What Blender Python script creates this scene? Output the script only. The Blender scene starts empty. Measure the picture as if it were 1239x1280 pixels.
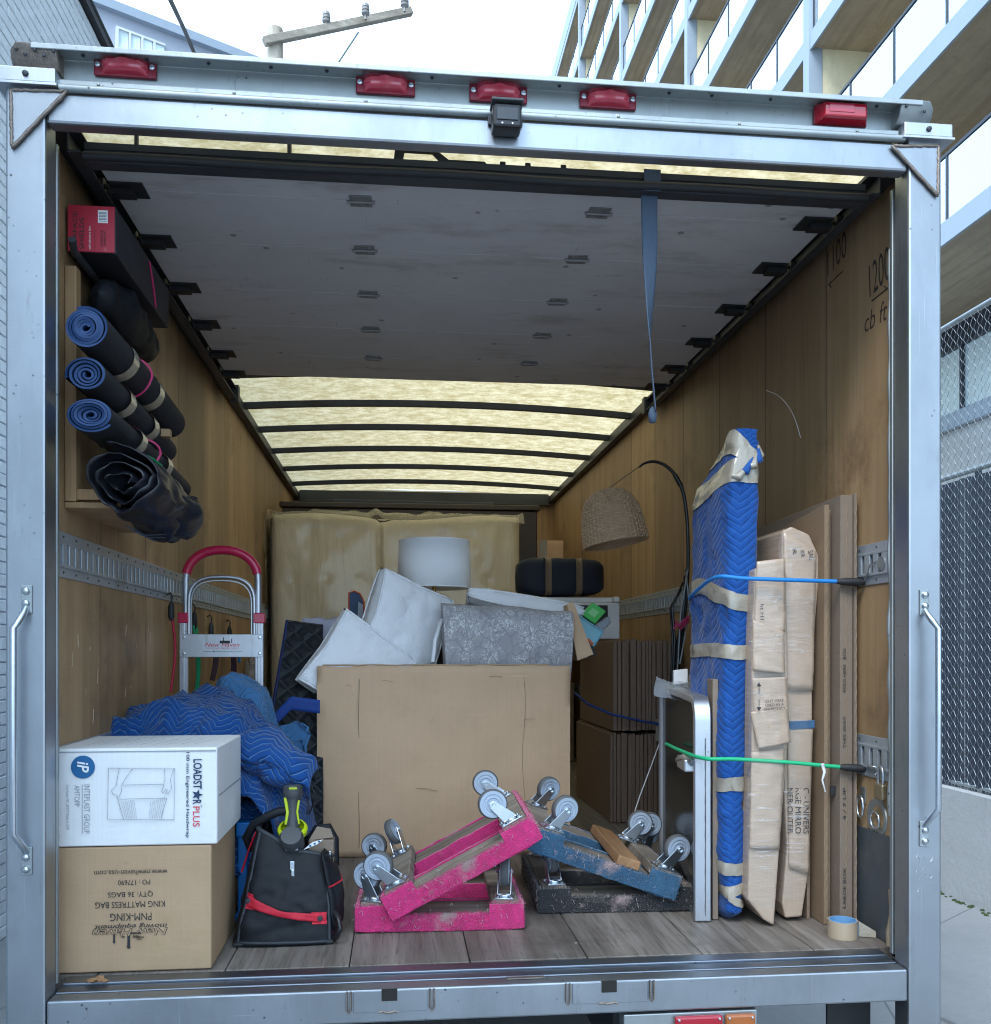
import bpy, bmesh, math, random
from mathutils import Vector as V, Matrix, noise
R = math.radians
S = bpy.context.scene
C = S.collection
random.seed(7)

# ---------------------------------------------------------------- camera
F_PX, CX, CY, YAW = 1173.5, 619.5, 814.3, 0.1051       # photograph calibration (1239 x 1280 pixels)
CAM = V((-0.262, -2.4237, 0.8661))
cd = bpy.data.cameras.new('camera'); cam = bpy.data.objects.new('camera', cd); C.objects.link(cam)
cam.location = CAM; cam.rotation_euler = (R(90), 0, -YAW)
cd.sensor_fit = 'HORIZONTAL'; cd.sensor_width = 36; cd.lens = 36*F_PX/1239
cd.shift_y = (CY-640)/1239; cd.clip_start = .05; cd.clip_end = 500
S.camera = cam

# ---------------------------------------------------------------- sky, sun, exposure
w = bpy.data.worlds.new('World'); S.world = w; w.use_nodes = True
wn = w.node_tree; wn.nodes.clear()
sky = wn.nodes.new('ShaderNodeTexSky'); sky.sky_type = 'NISHITA'; sky.sun_disc = False
sky.sun_elevation = R(48); sky.sun_rotation = R(215); sky.air_density = 1.0; sky.dust_density = 4.0; sky.ozone_density = 2.0
mx = wn.nodes.new('ShaderNodeMix'); mx.data_type = 'RGBA'
tint = wn.nodes.new('ShaderNodeMix'); tint.data_type = 'RGBA'; tint.blend_type = 'MULTIPLY'
bg = wn.nodes.new('ShaderNodeBackground'); wo = wn.nodes.new('ShaderNodeOutputWorld')
wn.links.new(sky.outputs[0], mx.inputs[6]); mx.inputs[7].default_value = (4.2, 4.2, 4.2, 1)
mx.inputs[0].default_value = .85                         # an overcast sky: an even cloud layer over the clear-sky model
wn.links.new(mx.outputs[2], tint.inputs[6]); tint.inputs[7].default_value = (.66, .885, 1.12, 1); tint.inputs[0].default_value = 1
wn.links.new(tint.outputs[2], bg.inputs[0]); bg.inputs[1].default_value = .15
wn.links.new(bg.outputs[0], wo.inputs[0])
sd = bpy.data.lights.new('sun', 'SUN'); sun = bpy.data.objects.new('sun', sd); C.objects.link(sun)
sd.energy = .6; sd.angle = R(25); sd.color = (1, .98, .95)
sun.rotation_euler = (R(42), 0, R(-35)); sun.location = (-6, -8, 14)
S.view_settings.view_transform = 'Standard'; S.view_settings.look = 'None'
S.view_settings.gamma = 1; S.view_settings.use_curve_mapping = False
S.view_settings.exposure = 2.12
S.cycles.use_denoising = True; S.cycles.filter_width = 1.1; S.cycles.max_bounces = 8; S.cycles.diffuse_bounces = 4; S.cycles.glossy_bounces = 4
S.cycles.transmission_bounces = 8; S.cycles.sample_clamp_indirect = 8

# ---------------------------------------------------------------- pixel rays
def ray(x, y):
    a = (x-CX)/F_PX; b = (CY-y)/F_PX; c, s = math.cos(YAW), math.sin(YAW)
    return V((c*a+s, -s*a+c, b))
def at(x, y, Y): d = ray(x, y); return CAM+d*((Y-CAM.y)/d.y)
def atx(x, y, X): d = ray(x, y); return CAM+d*((X-CAM.x)/d.x)
def atz(x, y, Z): d = ray(x, y); return CAM+d*((Z-CAM.z)/d.z)

# ---------------------------------------------------------------- object helpers
WM = {}
def thing(name, label, cat, loc=(0, 0, 0), group=None, rot=None):
    o = bpy.data.objects.new(name, None); C.objects.link(o); o.empty_display_size = .1
    m = Matrix.Translation(V(loc))
    if rot is not None: m = m @ rot.to_4x4()
    o.matrix_world = m; o['label'] = label; o['category'] = cat; WM[o.name] = m
    if group: o['group'] = group
    return o
def tag(o, label, cat, group=None):
    o['label'] = label; o['category'] = cat
    if group: o['group'] = group
    return o
def finish(o, smooth=0, bev=0, solid=0, sub=0, seg=2):
    me = o.data
    if smooth:
        me.polygons.foreach_set('use_smooth', [True]*len(me.polygons)); me.set_sharp_from_angle(angle=R(smooth))
    if sub:
        m = o.modifiers.new('sub', 'SUBSURF'); m.levels = m.render_levels = sub
    if solid:
        m = o.modifiers.new('solid', 'SOLIDIFY'); m.thickness = abs(solid); m.offset = 0 if solid > 0 else 1
    if bev:
        m = o.modifiers.new('bevel', 'BEVEL'); m.width = bev; m.segments = seg; m.limit_method = 'ANGLE'; m.angle_limit = R(40)
def obj(name, bm, mat, parent=None, world=True, smooth=0, bev=0, solid=0, sub=0, kind=None, label=None):
    if parent is not None and world: bm.transform(WM[parent.name].inverted())
    if parent is None and world:
        cs = [v.co for v in bm.verts]
        base = V((sum(c.x for c in cs)/len(cs), sum(c.y for c in cs)/len(cs), min(c.z for c in cs)))
        bm.transform(Matrix.Translation(-base))
    bmesh.ops.recalc_face_normals(bm.bm, faces=bm.bm.faces)
    me = bpy.data.meshes.new(name); bm.bm.to_mesh(me); bm.bm.free()
    for m in (mat if isinstance(mat, (list, tuple)) else [mat]): me.materials.append(m)
    o = bpy.data.objects.new(name, me); C.objects.link(o)
    if parent is not None:
        o.parent = parent; WM[o.name] = WM[parent.name]
    elif world:
        o.location = base; WM[o.name] = Matrix.Translation(base)
    else: WM[o.name] = Matrix()
    finish(o, smooth, bev, solid, sub)
    if kind: o['kind'] = kind
    if label: o['label'] = label
    return o
def inst(src, parent, M):            # copy of a part, sharing its mesh; M is the world matrix of the copy
    o = src.copy(); C.objects.link(o); o.parent = parent
    if parent: o.matrix_local = WM[parent.name].inverted() @ M
    else: o.matrix_world = M
    WM[o.name] = M
    return o
def copy_tree(o, parent=None):
    c = o.copy(); C.objects.link(c); c.parent = parent; c.matrix_parent_inverse = o.matrix_parent_inverse
    for ch in list(o.children): copy_tree(ch, c)
    return c

class B:                             # bmesh collector
    def __init__(s): s.bm = bmesh.new(); s.mi = 0; s.uvl = None
    @property
    def verts(s): return s.bm.verts
    @property
    def faces(s): return s.bm.faces
    def transform(s, M): s.bm.transform(M)
    def f(s, vs):
        try:
            fc = s.bm.faces.new(vs); fc.material_index = s.mi; return fc
        except ValueError: return None
    def box(s, x0, x1, y0, y1, z0, z1, M=None):
        v = [s.bm.verts.new((M @ V(p)) if M else p) for p in
             [(x0,y0,z0),(x1,y0,z0),(x1,y1,z0),(x0,y1,z0),(x0,y0,z1),(x1,y0,z1),(x1,y1,z1),(x0,y1,z1)]]
        for q in ((0,3,2,1),(4,5,6,7),(0,1,5,4),(1,2,6,5),(2,3,7,6),(3,0,4,7)): s.f([v[i] for i in q])
        return s
    def cbox(s, c, d, M=None):
        return s.box(c[0]-d[0]/2, c[0]+d[0]/2, c[1]-d[1]/2, c[1]+d[1]/2, c[2]-d[2]/2, c[2]+d[2]/2, M)
    def tube(s, pts, r=.01, n=8, closed=False, caps=True, flat=1.0, M=None):
        pts = [V(p) for p in pts]; k = len(pts); rs = r if isinstance(r, (list, tuple)) else [r]*k
        rings = []; nrm = None
        for i, p in enumerate(pts):
            a = pts[i-1] if (i or closed) else p; b = pts[(i+1) % k] if (i < k-1 or closed) else p
            t = (b-a).normalized() if (b-a).length else V((0,0,1))
            if nrm is None:
                nrm = t.cross(V((0,0,1)));
                if nrm.length < .05: nrm = t.cross(V((0,1,0)))
            nrm = (nrm-t*nrm.dot(t)).normalized(); bi = t.cross(nrm)
            rings.append([s.bm.verts.new((M @ q) if M else q) for q in
                [p+(nrm*math.cos(2*math.pi*j/n)+bi*(flat*math.sin(2*math.pi*j/n)))*rs[i] for j in range(n)]])
        for i in range(k if closed else k-1):
            A, Bq = rings[i], rings[(i+1) % k]
            for j in range(n): s.f([A[j], A[(j+1) % n], Bq[(j+1) % n], Bq[j]])
        if caps and not closed: s.f(rings[0][::-1]); s.f(rings[-1])
        return s
    def lathe(s, prof, n=24, M=None):      # (r, z) pairs round z
        rings = []
        for r, z in prof:
            if r < 1e-6: rings.append([s.bm.verts.new((M @ V((0,0,z))) if M else (0,0,z))])
            else: rings.append([s.bm.verts.new((M @ V((r*math.cos(2*math.pi*j/n), r*math.sin(2*math.pi*j/n), z))) if M else
                                (r*math.cos(2*math.pi*j/n), r*math.sin(2*math.pi*j/n), z)) for j in range(n)])
        for A, Bq in zip(rings, rings[1:]):
            for j in range(n):
                a = A if len(A) == 1 else [A[j], A[(j+1) % n]]; b = Bq if len(Bq) == 1 else [Bq[(j+1) % n], Bq[j]]
                if len(a)+len(b) > 2: s.f(list(a)+list(b))
        return s
    def prism(s, poly, depth, M=None):     # poly in local xy, extruded along z
        a = [s.bm.verts.new((M @ V((p[0], p[1], 0))) if M else (p[0], p[1], 0)) for p in poly]
        b = [s.bm.verts.new((M @ V((p[0], p[1], depth))) if M else (p[0], p[1], depth)) for p in poly]
        n = len(poly); s.f(a[::-1]); s.f(b)
        for i in range(n): s.f([a[i], a[(i+1) % n], b[(i+1) % n], b[i]])
        return s
    def hull(s, pts, vec):                 # world polygon swept along a vector
        a = [s.bm.verts.new(V(p)) for p in pts]; b = [s.bm.verts.new(V(p)+V(vec)) for p in pts]
        n = len(pts); s.f(a[::-1]); s.f(b)
        for i in range(n): s.f([a[i], a[(i+1) % n], b[(i+1) % n], b[i]])
        return s
    def sheet(s, fn, nu, nv, su=1, sv=1, wrapu=False, arc=False):
        uv = s.bm.loops.layers.uv.verify()
        if arc: return s.sheet_arc(fn, nu, nv, wrapu, uv)
        g = [[s.bm.verts.new(fn(i/nu, j/nv)) for j in range(nv+1)] for i in range(nu if wrapu else nu+1)]
        for i in range(nu):
            for j in range(nv):
                i2 = (i+1) % len(g)
                fc = s.f([g[i][j], g[i2][j], g[i2][j+1], g[i][j+1]])
                if fc:
                    for l, (a, b) in zip(fc.loops, ((i,j),(i+1,j),(i+1,j+1),(i,j+1))): l[uv].uv = (a/nu*su, b/nv*sv)
        return s
def _arc(s, fn, nu, nv, wrapu, uv):      # UV in metres, measured along the cloth
    P_ = [[V(fn(i/nu, j/nv)) for j in range(nv+1)] for i in range(nu+1)]
    vl = [[0.0] for _ in range(nu+1)]
    for i in range(nu+1):
        for j in range(nv): vl[i].append(vl[i][j]+(P_[i][j+1]-P_[i][j]).length)
        m = vl[i][nv//2]; vl[i] = [x-m for x in vl[i]]
    ul = [[0.0]*(nv+1)]
    for i in range(nu): ul.append([ul[i][j]+(P_[i+1][j]-P_[i][j]).length for j in range(nv+1)])
    mid = [ul[nu//2][j] for j in range(nv+1)]; ul = [[x-m for x, m in zip(r, mid)] for r in ul]
    g = [[s.bm.verts.new(P_[i][j]) for j in range(nv+1)] for i in range(nu if wrapu else nu+1)]
    for i in range(nu):
        for j in range(nv):
            i2 = (i+1) % len(g); fc = s.f([g[i][j], g[i2][j], g[i2][j+1], g[i][j+1]])
            if fc:
                for l, (a, b) in zip(fc.loops, ((i,j),(i+1,j),(i+1,j+1),(i,j+1))): l[uv].uv = (ul[a][b], vl[a][b])
    return s
B.sheet_arc = _arc
def frame(o, xd, yd):                # matrix whose x runs along xd, y along yd
    x = V(xd).normalized(); z = x.cross(V(yd)).normalized(); y = z.cross(x)
    m = Matrix((x, y, z)).transposed().to_4x4(); m.translation = V(o); return m
def smooth_path(pts, k=6):             # Catmull-Rom through the points
    P_ = [V(p) for p in pts]; P_ = [P_[0]*2-P_[1]]+P_+[P_[-1]*2-P_[-2]]; out = []
    for i in range(1, len(P_)-2):
        a, b, c, d = P_[i-1:i+3]
        for j in range(k):
            t = j/k; out.append(.5*((2*b)+(c-a)*t+(2*a-5*b+4*c-d)*t*t+(3*b-a-3*c+d)*t**3))
    return out+[P_[-2]]
def nz(p, s=1, o=0): return noise.noise(V(p)*s+V((o, o*1.7, -o)))
def fbm(p, s=1, o=0, n=3):
    t = 0; a = 1
    for i in range(n): t += a*nz(p, s, o+i*5); s *= 2; a *= .5
    return t
def text(body, mat, parent, M, w=None, h=None, size=1.0, shear=0, bold=0, name='lettering', space=1.0, lift=0):
    cu = bpy.data.curves.new('lettering', 'FONT'); cu.body = body; cu.size = size; cu.align_x = 'CENTER'; cu.align_y = 'CENTER'
    cu.shear = shear; cu.offset = bold; cu.resolution_u = 3; cu.space_character = space
    t = bpy.data.objects.new('lettering', cu); C.objects.link(t)
    me = bpy.data.meshes.new_from_object(t.evaluated_get(bpy.context.evaluated_depsgraph_get()))
    bpy.data.objects.remove(t); bpy.data.curves.remove(cu)
    M = M @ Matrix.Translation((0, 0, lift))
    xs = [v.co.x for v in me.vertices]; ys = [v.co.y for v in me.vertices]
    cx, cy = (min(xs)+max(xs))/2, (min(ys)+max(ys))/2
    sx = w/(max(xs)-min(xs)) if w else None; sy = h/(max(ys)-min(ys)) if h else None
    sx = sx or sy or 1; sy = sy or sx
    for v in me.vertices: v.co = ((v.co.x-cx)*sx, (v.co.y-cy)*sy, 0)
    me.materials.clear(); me.materials.append(mat)
    o = bpy.data.objects.new(name, me); C.objects.link(o); o.parent = parent
    o.matrix_local = WM[parent.name].inverted() @ M; WM[o.name] = M
    return o
# ---------------------------------------------------------------- materials
def hx(h):                            # sRGB hex to linear
    c = [int(h[i:i+2], 16)/255 for i in (0, 2, 4)]
    return tuple(x/12.92 if x <= .04045 else ((x+.055)/1.055)**2.4 for x in c)
class Mt:
    def __init__(s, name):
        s.m = bpy.data.materials.new(name); s.m.use_nodes = True; s.t = s.m.node_tree
        s.b = s.t.nodes['Principled BSDF']; s.out = s.t.nodes['Material Output']
    def n(s, typ, props=None, **inp):
        k = s.t.nodes.new('ShaderNode'+typ)
        for a, v in (props or {}).items(): setattr(k, a, v)
        for a, v in inp.items():
            a = a.replace('_', ' ') if a.replace('_', ' ') in k.inputs else a
            key = int(a[1:]) if a[0] == 'i' and a[1:].isdigit() else a
            s.set(k.inputs[key], v)
        return k
    def set(s, sock, v):
        if isinstance(v, bpy.types.NodeSocket): s.t.links.new(v, sock)
        elif isinstance(v, (tuple, list)) and len(v) == 3 and sock.type == 'RGBA': sock.default_value = (*v, 1)
        else: sock.default_value = v
    def math(s, op, a, b=0, c=0, clamp=False):
        k = s.t.nodes.new('ShaderNodeMath'); k.operation = op; k.use_clamp = clamp
        s.set(k.inputs[0], a); s.set(k.inputs[1], b); s.set(k.inputs[2], c); return k.outputs[0]
    def mix(s, f, a, b, blend='MIX'):
        k = s.t.nodes.new('ShaderNodeMix'); k.data_type = 'RGBA'; k.blend_type = blend
        s.set(k.inputs[0], f); s.set(k.inputs[6], a); s.set(k.inputs[7], b); return k.outputs[2]
    def ramp(s, f, lo, hi):           # smoothstep-like 0..1
        k = s.t.nodes.new('ShaderNodeMapRange'); k.interpolation_type = 'SMOOTHSTEP'
        s.set(k.inputs[0], f); k.inputs[1].default_value = lo; k.inputs[2].default_value = hi; return k.outputs[0]
    def coord(s, scale=(1,1,1), out='Object', rot=(0,0,0)):
        k = s.t.nodes.new('ShaderNodeTexCoord'); m = s.t.nodes.new('ShaderNodeMapping')
        s.t.links.new(k.outputs[out], m.inputs[0]); m.inputs[3].default_value = scale; m.inputs[2].default_value = rot
        return m.outputs[0]
    def noise(s, vec, scale, detail=4, rough=.55, dist=0):
        k = s.t.nodes.new('ShaderNodeTexNoise'); s.t.links.new(vec, k.inputs['Vector'])
        k.inputs['Scale'].default_value = scale; k.inputs['Detail'].default_value = detail
        k.inputs['Roughness'].default_value = rough; k.inputs['Distortion'].default_value = dist
        return k.outputs['Fac']
    def bump(s, h, strength=.3, dist=.01):
        k = s.t.nodes.new('ShaderNodeBump'); s.set(k.inputs['Height'], h); k.inputs['Strength'].default_value = strength
        k.inputs['Distance'].default_value = dist; s.t.links.new(k.outputs[0], s.b.inputs['Normal']); return k
    def fin(s, col=None, rough=None, metal=None, spec=None, **kw):
        if col is not None: s.set(s.b.inputs['Base Color'], col)
        if rough is not None: s.set(s.b.inputs['Roughness'], rough)
        if metal is not None: s.set(s.b.inputs['Metallic'], metal)
        if spec is not None: s.set(s.b.inputs['Specular IOR Level'], spec)
        for k, v in kw.items(): s.set(s.b.inputs[k.replace('_', ' ')], v)
        return s.m
def pm(name, col, rough=.5, metal=0, var=.18, vs=6, dirt=None, df=(.55, .75), ds=3, bump=.15, bs=90, st=(1,1,1), spec=.5, bd=.004, rv=.12, **kw):
    """a painted / plain surface: two-scale tone variation, optional dirt blotches, fine relief"""
    m = Mt(name); v = m.coord(st); n = m.noise(v, vs, 6, .6)
    c = m.mix(n, tuple(x*(1-var) for x in col), tuple(min(1, x*(1+var)) for x in col))
    if dirt: c = m.mix(m.ramp(m.noise(m.coord(st), ds, 8, .68), *df), c, dirt)
    n2 = m.noise(v, bs, 3, .6)
    if bump: m.bump(n2, bump, bd)
    return m.fin(c, m.math('ADD', rough-rv/2, m.math('MULTIPLY', n, rv)), metal, spec, **kw)
def lin(*c): return tuple(c)
def wood(name, c1, c2, scale=1, axis=1, rough=.6, dirt=None, bump=.25, scratch=None, fine=.25):
    m = Mt(name); st = [22, 22, 22]; st[axis] = 1.1
    oi = m.t.nodes.new('ShaderNodeObjectInfo')
    k = m.t.nodes.new('ShaderNodeVectorMath'); k.operation = 'ADD'; tc = m.t.nodes.new('ShaderNodeTexCoord')
    sc = m.t.nodes.new('ShaderNodeVectorMath'); sc.operation = 'SCALE'; m.t.links.new(oi.outputs['Location'], sc.inputs[0]); sc.inputs['Scale'].default_value = .37
    m.t.links.new(tc.outputs['Object'], k.inputs[0]); m.t.links.new(sc.outputs[0], k.inputs[1])
    mp = m.t.nodes.new('ShaderNodeMapping'); m.t.links.new(k.outputs[0], mp.inputs[0]); mp.inputs[3].default_value = [x*scale for x in st]
    v = mp.outputs[0]; g = m.noise(v, 1, 8, .62, .6); g2 = m.noise(v, .3, 3, .5)
    c = m.mix(m.ramp(g, .3, .7), c1, c2); c = m.mix(m.math('MULTIPLY', m.ramp(g2, .35, .65), .45), c, tuple(x*.55 for x in c1))
    g3 = m.noise(v, 4.5, 4, .6); c = m.mix(m.math('MULTIPLY', m.ramp(g3, .50, .68), fine), c, tuple(x*.42 for x in c1))
    rnd = m.math('ADD', .82, m.math('MULTIPLY', oi.outputs['Random'], .36)); c = m.mix(1, c, m.n('CombineColor', Red=rnd, Green=rnd, Blue=rnd).outputs[0], 'MULTIPLY')
    if dirt: c = m.mix(m.math('MULTIPLY', m.ramp(m.noise(k.outputs[0], 2.3, 9, .7), .5, .72), .75), c, dirt)
    if scratch:
        q = m.noise(m.coord((3, 3, 40), rot=(.7, .3, .2)), 2.2, 6, .7); c = m.mix(m.math('MULTIPLY', m.ramp(q, .68, .76), .5), c, scratch)
    m.bump(g, bump, .003); return m.fin(c, rough, 0, .35)
def quilt(name, base, thread, nu=1, nv=1, amp=.5, diamond=False, rough=.85, puff=.6, tline=.05, tmix=.8):
    """stitched moving-blanket cloth on the UV map: zigzag (or diamond) stitch lines, puffed between them"""
    m = Mt(name); tc = m.t.nodes.new('ShaderNodeTexCoord'); sp = m.t.nodes.new('ShaderNodeSeparateXYZ'); m.t.links.new(tc.outputs['UV'], sp.inputs[0])
    u, v = sp.outputs[0], sp.outputs[1]
    wob = m.noise(tc.outputs['UV'], 3, 2); wv = m.math('MULTIPLY', m.math('SUBTRACT', wob, .5), .25)
    if diamond:
        d1 = m.math('PINGPONG', m.math('ADD', m.math('MULTIPLY', m.math('ADD', u, v), nu), wv), .5)
        d2 = m.math('PINGPONG', m.math('ADD', m.math('MULTIPLY', m.math('SUBTRACT', u, v), nu), wv), .5); d = m.math('MINIMUM', d1, d2)
    else:
        tri = m.math('PINGPONG', m.math('MULTIPLY', u, nu), .5)
        d = m.math('PINGPONG', m.math('ADD', m.math('ADD', m.math('MULTIPLY', v, nv), m.math('MULTIPLY', tri, amp)), wv), .5)
    line = m.math('SUBTRACT', 1, m.ramp(d, tline*.4, tline*1.4))
    fz = m.noise(m.coord(), 9, 5, .6); wr = m.noise(m.coord(), 28, 4, .6)
    c = m.mix(fz, tuple(x*.72 for x in base), tuple(x*1.3 for x in base)); c = m.mix(m.math('MULTIPLY', line, tmix), c, thread)
    h = m.math('ADD', m.math('MULTIPLY', m.ramp(d, 0, .32), 1), m.math('MULTIPLY', wr, .8)); m.bump(h, puff, .008)
    return m.fin(c, rough, 0, .25, Sheen_Weight=.15)
def cardb(name, col, dirt=None, axis=2, var=.10, rough=.75, film=0, corr=.12):
    m = Mt(name); st = [160, 160, 160]; st[axis] = 1
    v = m.coord(); a = m.noise(v, 5, 7, .65); fl = m.noise(m.coord(tuple(st)), 1, 2); spk = m.noise(v, 260, 2, .7)
    c = m.mix(a, tuple(x*(1-var*1.6) for x in col), tuple(x*(1+var) for x in col))
    c = m.mix(m.math('MULTIPLY', m.ramp(spk, .58, .75), .22), c, tuple(x*.55 for x in col))
    c = m.mix(m.math('MULTIPLY', m.ramp(fl, .3, .7), .10), c, tuple(x*1.3 for x in col))
    if dirt: c = m.mix(m.math('MULTIPLY', m.ramp(m.noise(v, 3.1, 8, .7), .56, .78), .6), c, dirt)
    for st_, r_ in (((2, 2, 50), (.5, .3, 0)), ((45, 45, 2), (.2, .5, 0))): c = m.mix(m.math('MULTIPLY', m.ramp(m.noise(m.coord(st_, rot=r_), 1.1, 4, .6), .69, .76), .35), c, tuple(min(1, x*1.45) for x in col))
    c = m.mix(m.math('MULTIPLY', m.ramp(m.noise(m.coord((1, 1, 1)), 7, 9, .75), .62, .74), .4), c, tuple(x*.6 for x in col))
    cr = m.noise(m.coord((1.2, 1.2, 5)), 4 if not film else 7, 5, .7)
    m.bump(m.math('ADD', m.math('MULTIPLY', fl, corr), m.math('ADD', m.math('MULTIPLY', cr, .9), m.math('MULTIPLY', spk, .05))), .35, .006)
    if film:
        q = m.noise(m.coord((4, 4, 60), rot=(0, .12, 0)), 1.6, 4, .6)
        return m.fin(c, m.math('SUBTRACT', .62, m.math('MULTIPLY', q, .35)), 0, .5, Coat_Weight=m.math('MULTIPLY', m.ramp(q, .42, .62), film), Coat_Roughness=.12)
    return m.fin(c, rough, 0, .3)

M = {}
def steel(name, col, r0=.28, r1=.5, st=(1, 1, 1), dirt=None, wear=1.0):
    m = Mt(name); v = m.coord(st); n = m.noise(v, 4, 8, .65); bl = m.noise(m.coord(), 1.7, 6, .6); cl = m.noise(m.coord((2, 2, .8)), 2.4, 7, .68)
    c = m.mix(n, tuple(x*.78 for x in col), tuple(min(1, x*1.14) for x in col)); c = m.mix(m.math('MULTIPLY', m.ramp(cl, .40, .72), .35*wear), c, tuple(x*.55 for x in col))
    sm = m.ramp(m.noise(m.coord((9, 9, 1.4)), 3, 9, .74), .57, .74); c = m.mix(m.math('MULTIPLY', sm, .4*wear), c, dirt or (.16, .15, .14))
    sx = m.ramp(m.noise(m.coord((260, 260, 3), rot=(.08, .04, 0)), 1, 3, .6), .66, .76); sy = m.ramp(m.noise(m.coord((4, 200, 220), rot=(0, .3, .12)), 1, 3, .6), .70, .78)
    scr = m.math('MULTIPLY', m.math('MAXIMUM', sx, sy), .55*wear); c = m.mix(scr, c, tuple(min(1, x*1.5) for x in col))
    vo = m.n('TexVoronoi', {'feature': 'F1'}, Scale=38.0); m.t.links.new(m.coord(), vo.inputs['Vector']); sp = m.math('MULTIPLY', m.ramp(vo.outputs[0], .16, .07), m.ramp(n, .5, .62)); c = m.mix(m.math('MULTIPLY', sp, .8*wear), c, (.05, .045, .04))
    m.bump(m.math('ADD', m.math('MULTIPLY', bl, 1), m.math('MULTIPLY', scr, .02)), .14, .02)
    return m.fin(c, m.math('ADD', r0, m.math('MULTIPLY', m.math('ADD', n, m.math('ADD', m.math('MULTIPLY', sm, .5), m.math('MULTIPLY', cl, .5))), r1-r0)), 1, .5)
M['steel'] = steel('brushed_steel', (.40, .43, .465)); M['steel_sill'] = steel('worn_sill_steel', (.26, .29, .335), .25, .45, (1, 5, 1), (.10, .09, .09))
M['galv'] = steel('galvanised', (.44, .475, .48), .35, .6); M['alu'] = steel('aluminium', (.58, .60, .64), .3, .5)
M['track'] = pm('logistic_track_zinc', (.40, .44, .48), .45, .6, .2, 9, (.2, .2, .2))
M['dark_steel'] = pm('dark_steel', (.05, .055, .065), .5, .4, .3, 9, (.03, .025, .02))
M['chrome'] = pm('zinc_plating', (.62, .68, .74), .3, 1, .12, 20, bump=.05)
M['weld'] = pm('weld_bead', (.25, .21, .18), .5, .7, .5, 60, bump=.6, bs=200)
M['ply'] = wood('plywood_lining', (.315, .195, .095), (.43, .285, .155), .35, 2, .55, (.13, .075, .038), .12, (.62, .56, .45))
M['floor'] = wood('worn_floor_boards', (.15, .125, .105), (.27, .235, .205), 1.2, 1, .55, (.07, .055, .045), .6, (.5, .48, .45), .6)

def doorm():
    m = Mt('door_board_paint'); v = m.coord(); n = m.noise(v, 3, 8, .65); c = m.mix(n, (.50, .49, .50), (.66, .65, .66))
    c = m.mix(m.math('MULTIPLY', m.ramp(m.noise(m.coord((1, 3, 1)), 2.2, 9, .72), .50, .72), .55), c, (.26, .22, .20))
    for k, (st, r_) in enumerate((((3, 90, 1), .5), ((70, 4, 1), .4), ((5, 60, 1), -.9))): c = m.mix(m.math('MULTIPLY', m.ramp(m.noise(m.coord(st, rot=(0, 0, r_)), 1.3, 4, .6), .67, .74), .55), c, (.20, .17, .15))
    vo = m.n('TexVoronoi', {'feature': 'F1'}, Scale=7.0); m.t.links.new(m.coord(), vo.inputs['Vector']); c = m.mix(m.math('MULTIPLY', m.ramp(vo.outputs[0], .10, .05), .7), c, (.12, .09, .08))
    m.bump(m.noise(v, 50, 3), .12, .004); return m.fin(c, .5, 0, .4)
M['door'] = doorm()
M['black_rubber'] = pm('black_rubber', (.015, .016, .018), .6, 0, .3, 12)
M['black_gloss'] = pm('black_plastic', (.012, .012, .014), .3, 0, .2, 12, bump=.03)
M['dark_in'] = pm('dark_recess', (.02, .018, .016), .9)
M['white_skin'] = pm('white_box_skin', (.75, .76, .77), .4, 0, .05)
M['fascia'] = pm('fascia_paint', (.30, .36, .43), .5, 0, .08)
def roof_m():
    m = Mt('translucent_roof'); v = m.coord((1, 1.3, 1)); n = m.noise(v, 11, 10, .74, .3); n2 = m.noise(m.coord(), 60, 3)
    f = m.ramp(m.math('ADD', n, m.math('MULTIPLY', m.math('SUBTRACT', n2, .5), .25)), .34, .66)
    c = m.mix(f, (.47, .35, .165), (.76, .63, .39))
    tr = m.n('BsdfTranslucent', Color=c); df = m.n('BsdfDiffuse', Color=m.mix(.5, c, (.3, .27, .15)))
    s = m.n('MixShader', Fac=.22); m.t.links.new(tr.outputs[0], s.inputs[1]); m.t.links.new(df.outputs[0], s.inputs[2]); m.t.links.new(s.outputs[0], m.out.inputs[0]); return m.m
M['roof'] = roof_m()
M['lens_red'] = pm('red_lens', (.46, .03, .06), .22, 0, .1, 12, bump=.03, Coat_Weight=.6, dirt=(.5, .25, .27), df=(.55, .9))
M['lens_red2'] = pm('bright_red_lens', (.40, .006, .022), .12, 0, .1, 12, bump=.03, Coat_Weight=.8)
M['lens_base'] = pm('red_lamp_base', (.22, .012, .03), .35)
M['amber'] = pm('amber_lens', (.38, .11, .025), .2, 0, .15, 12, Coat_Weight=.5)
# cardboard family
M['card'] = cardb('cardboard', (.64, .425, .265), (.48, .31, .18)); M['card_brown'] = cardb('printed_carton_board', (.47, .315, .19), (.36, .25, .11))
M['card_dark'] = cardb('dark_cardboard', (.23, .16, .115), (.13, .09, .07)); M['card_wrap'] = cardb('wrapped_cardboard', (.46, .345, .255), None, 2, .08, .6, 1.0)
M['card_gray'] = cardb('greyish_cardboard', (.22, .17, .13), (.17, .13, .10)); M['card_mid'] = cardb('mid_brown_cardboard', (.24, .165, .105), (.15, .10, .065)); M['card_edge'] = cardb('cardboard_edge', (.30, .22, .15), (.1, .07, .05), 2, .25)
M['card_white'] = cardb('white_carton_board', (.80, .80, .80), (.66, .65, .64), 2, .03, .5, 0, .05)
M['ink'] = pm('black_ink', (.03, .028, .03), .7, bump=0); M['ink_blue'] = pm('blue_ink', (.01, .12, .30), .6, bump=0); M['ink_navy'] = pm('navy_ink', (.012, .04, .10), .6, bump=0)
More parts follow.
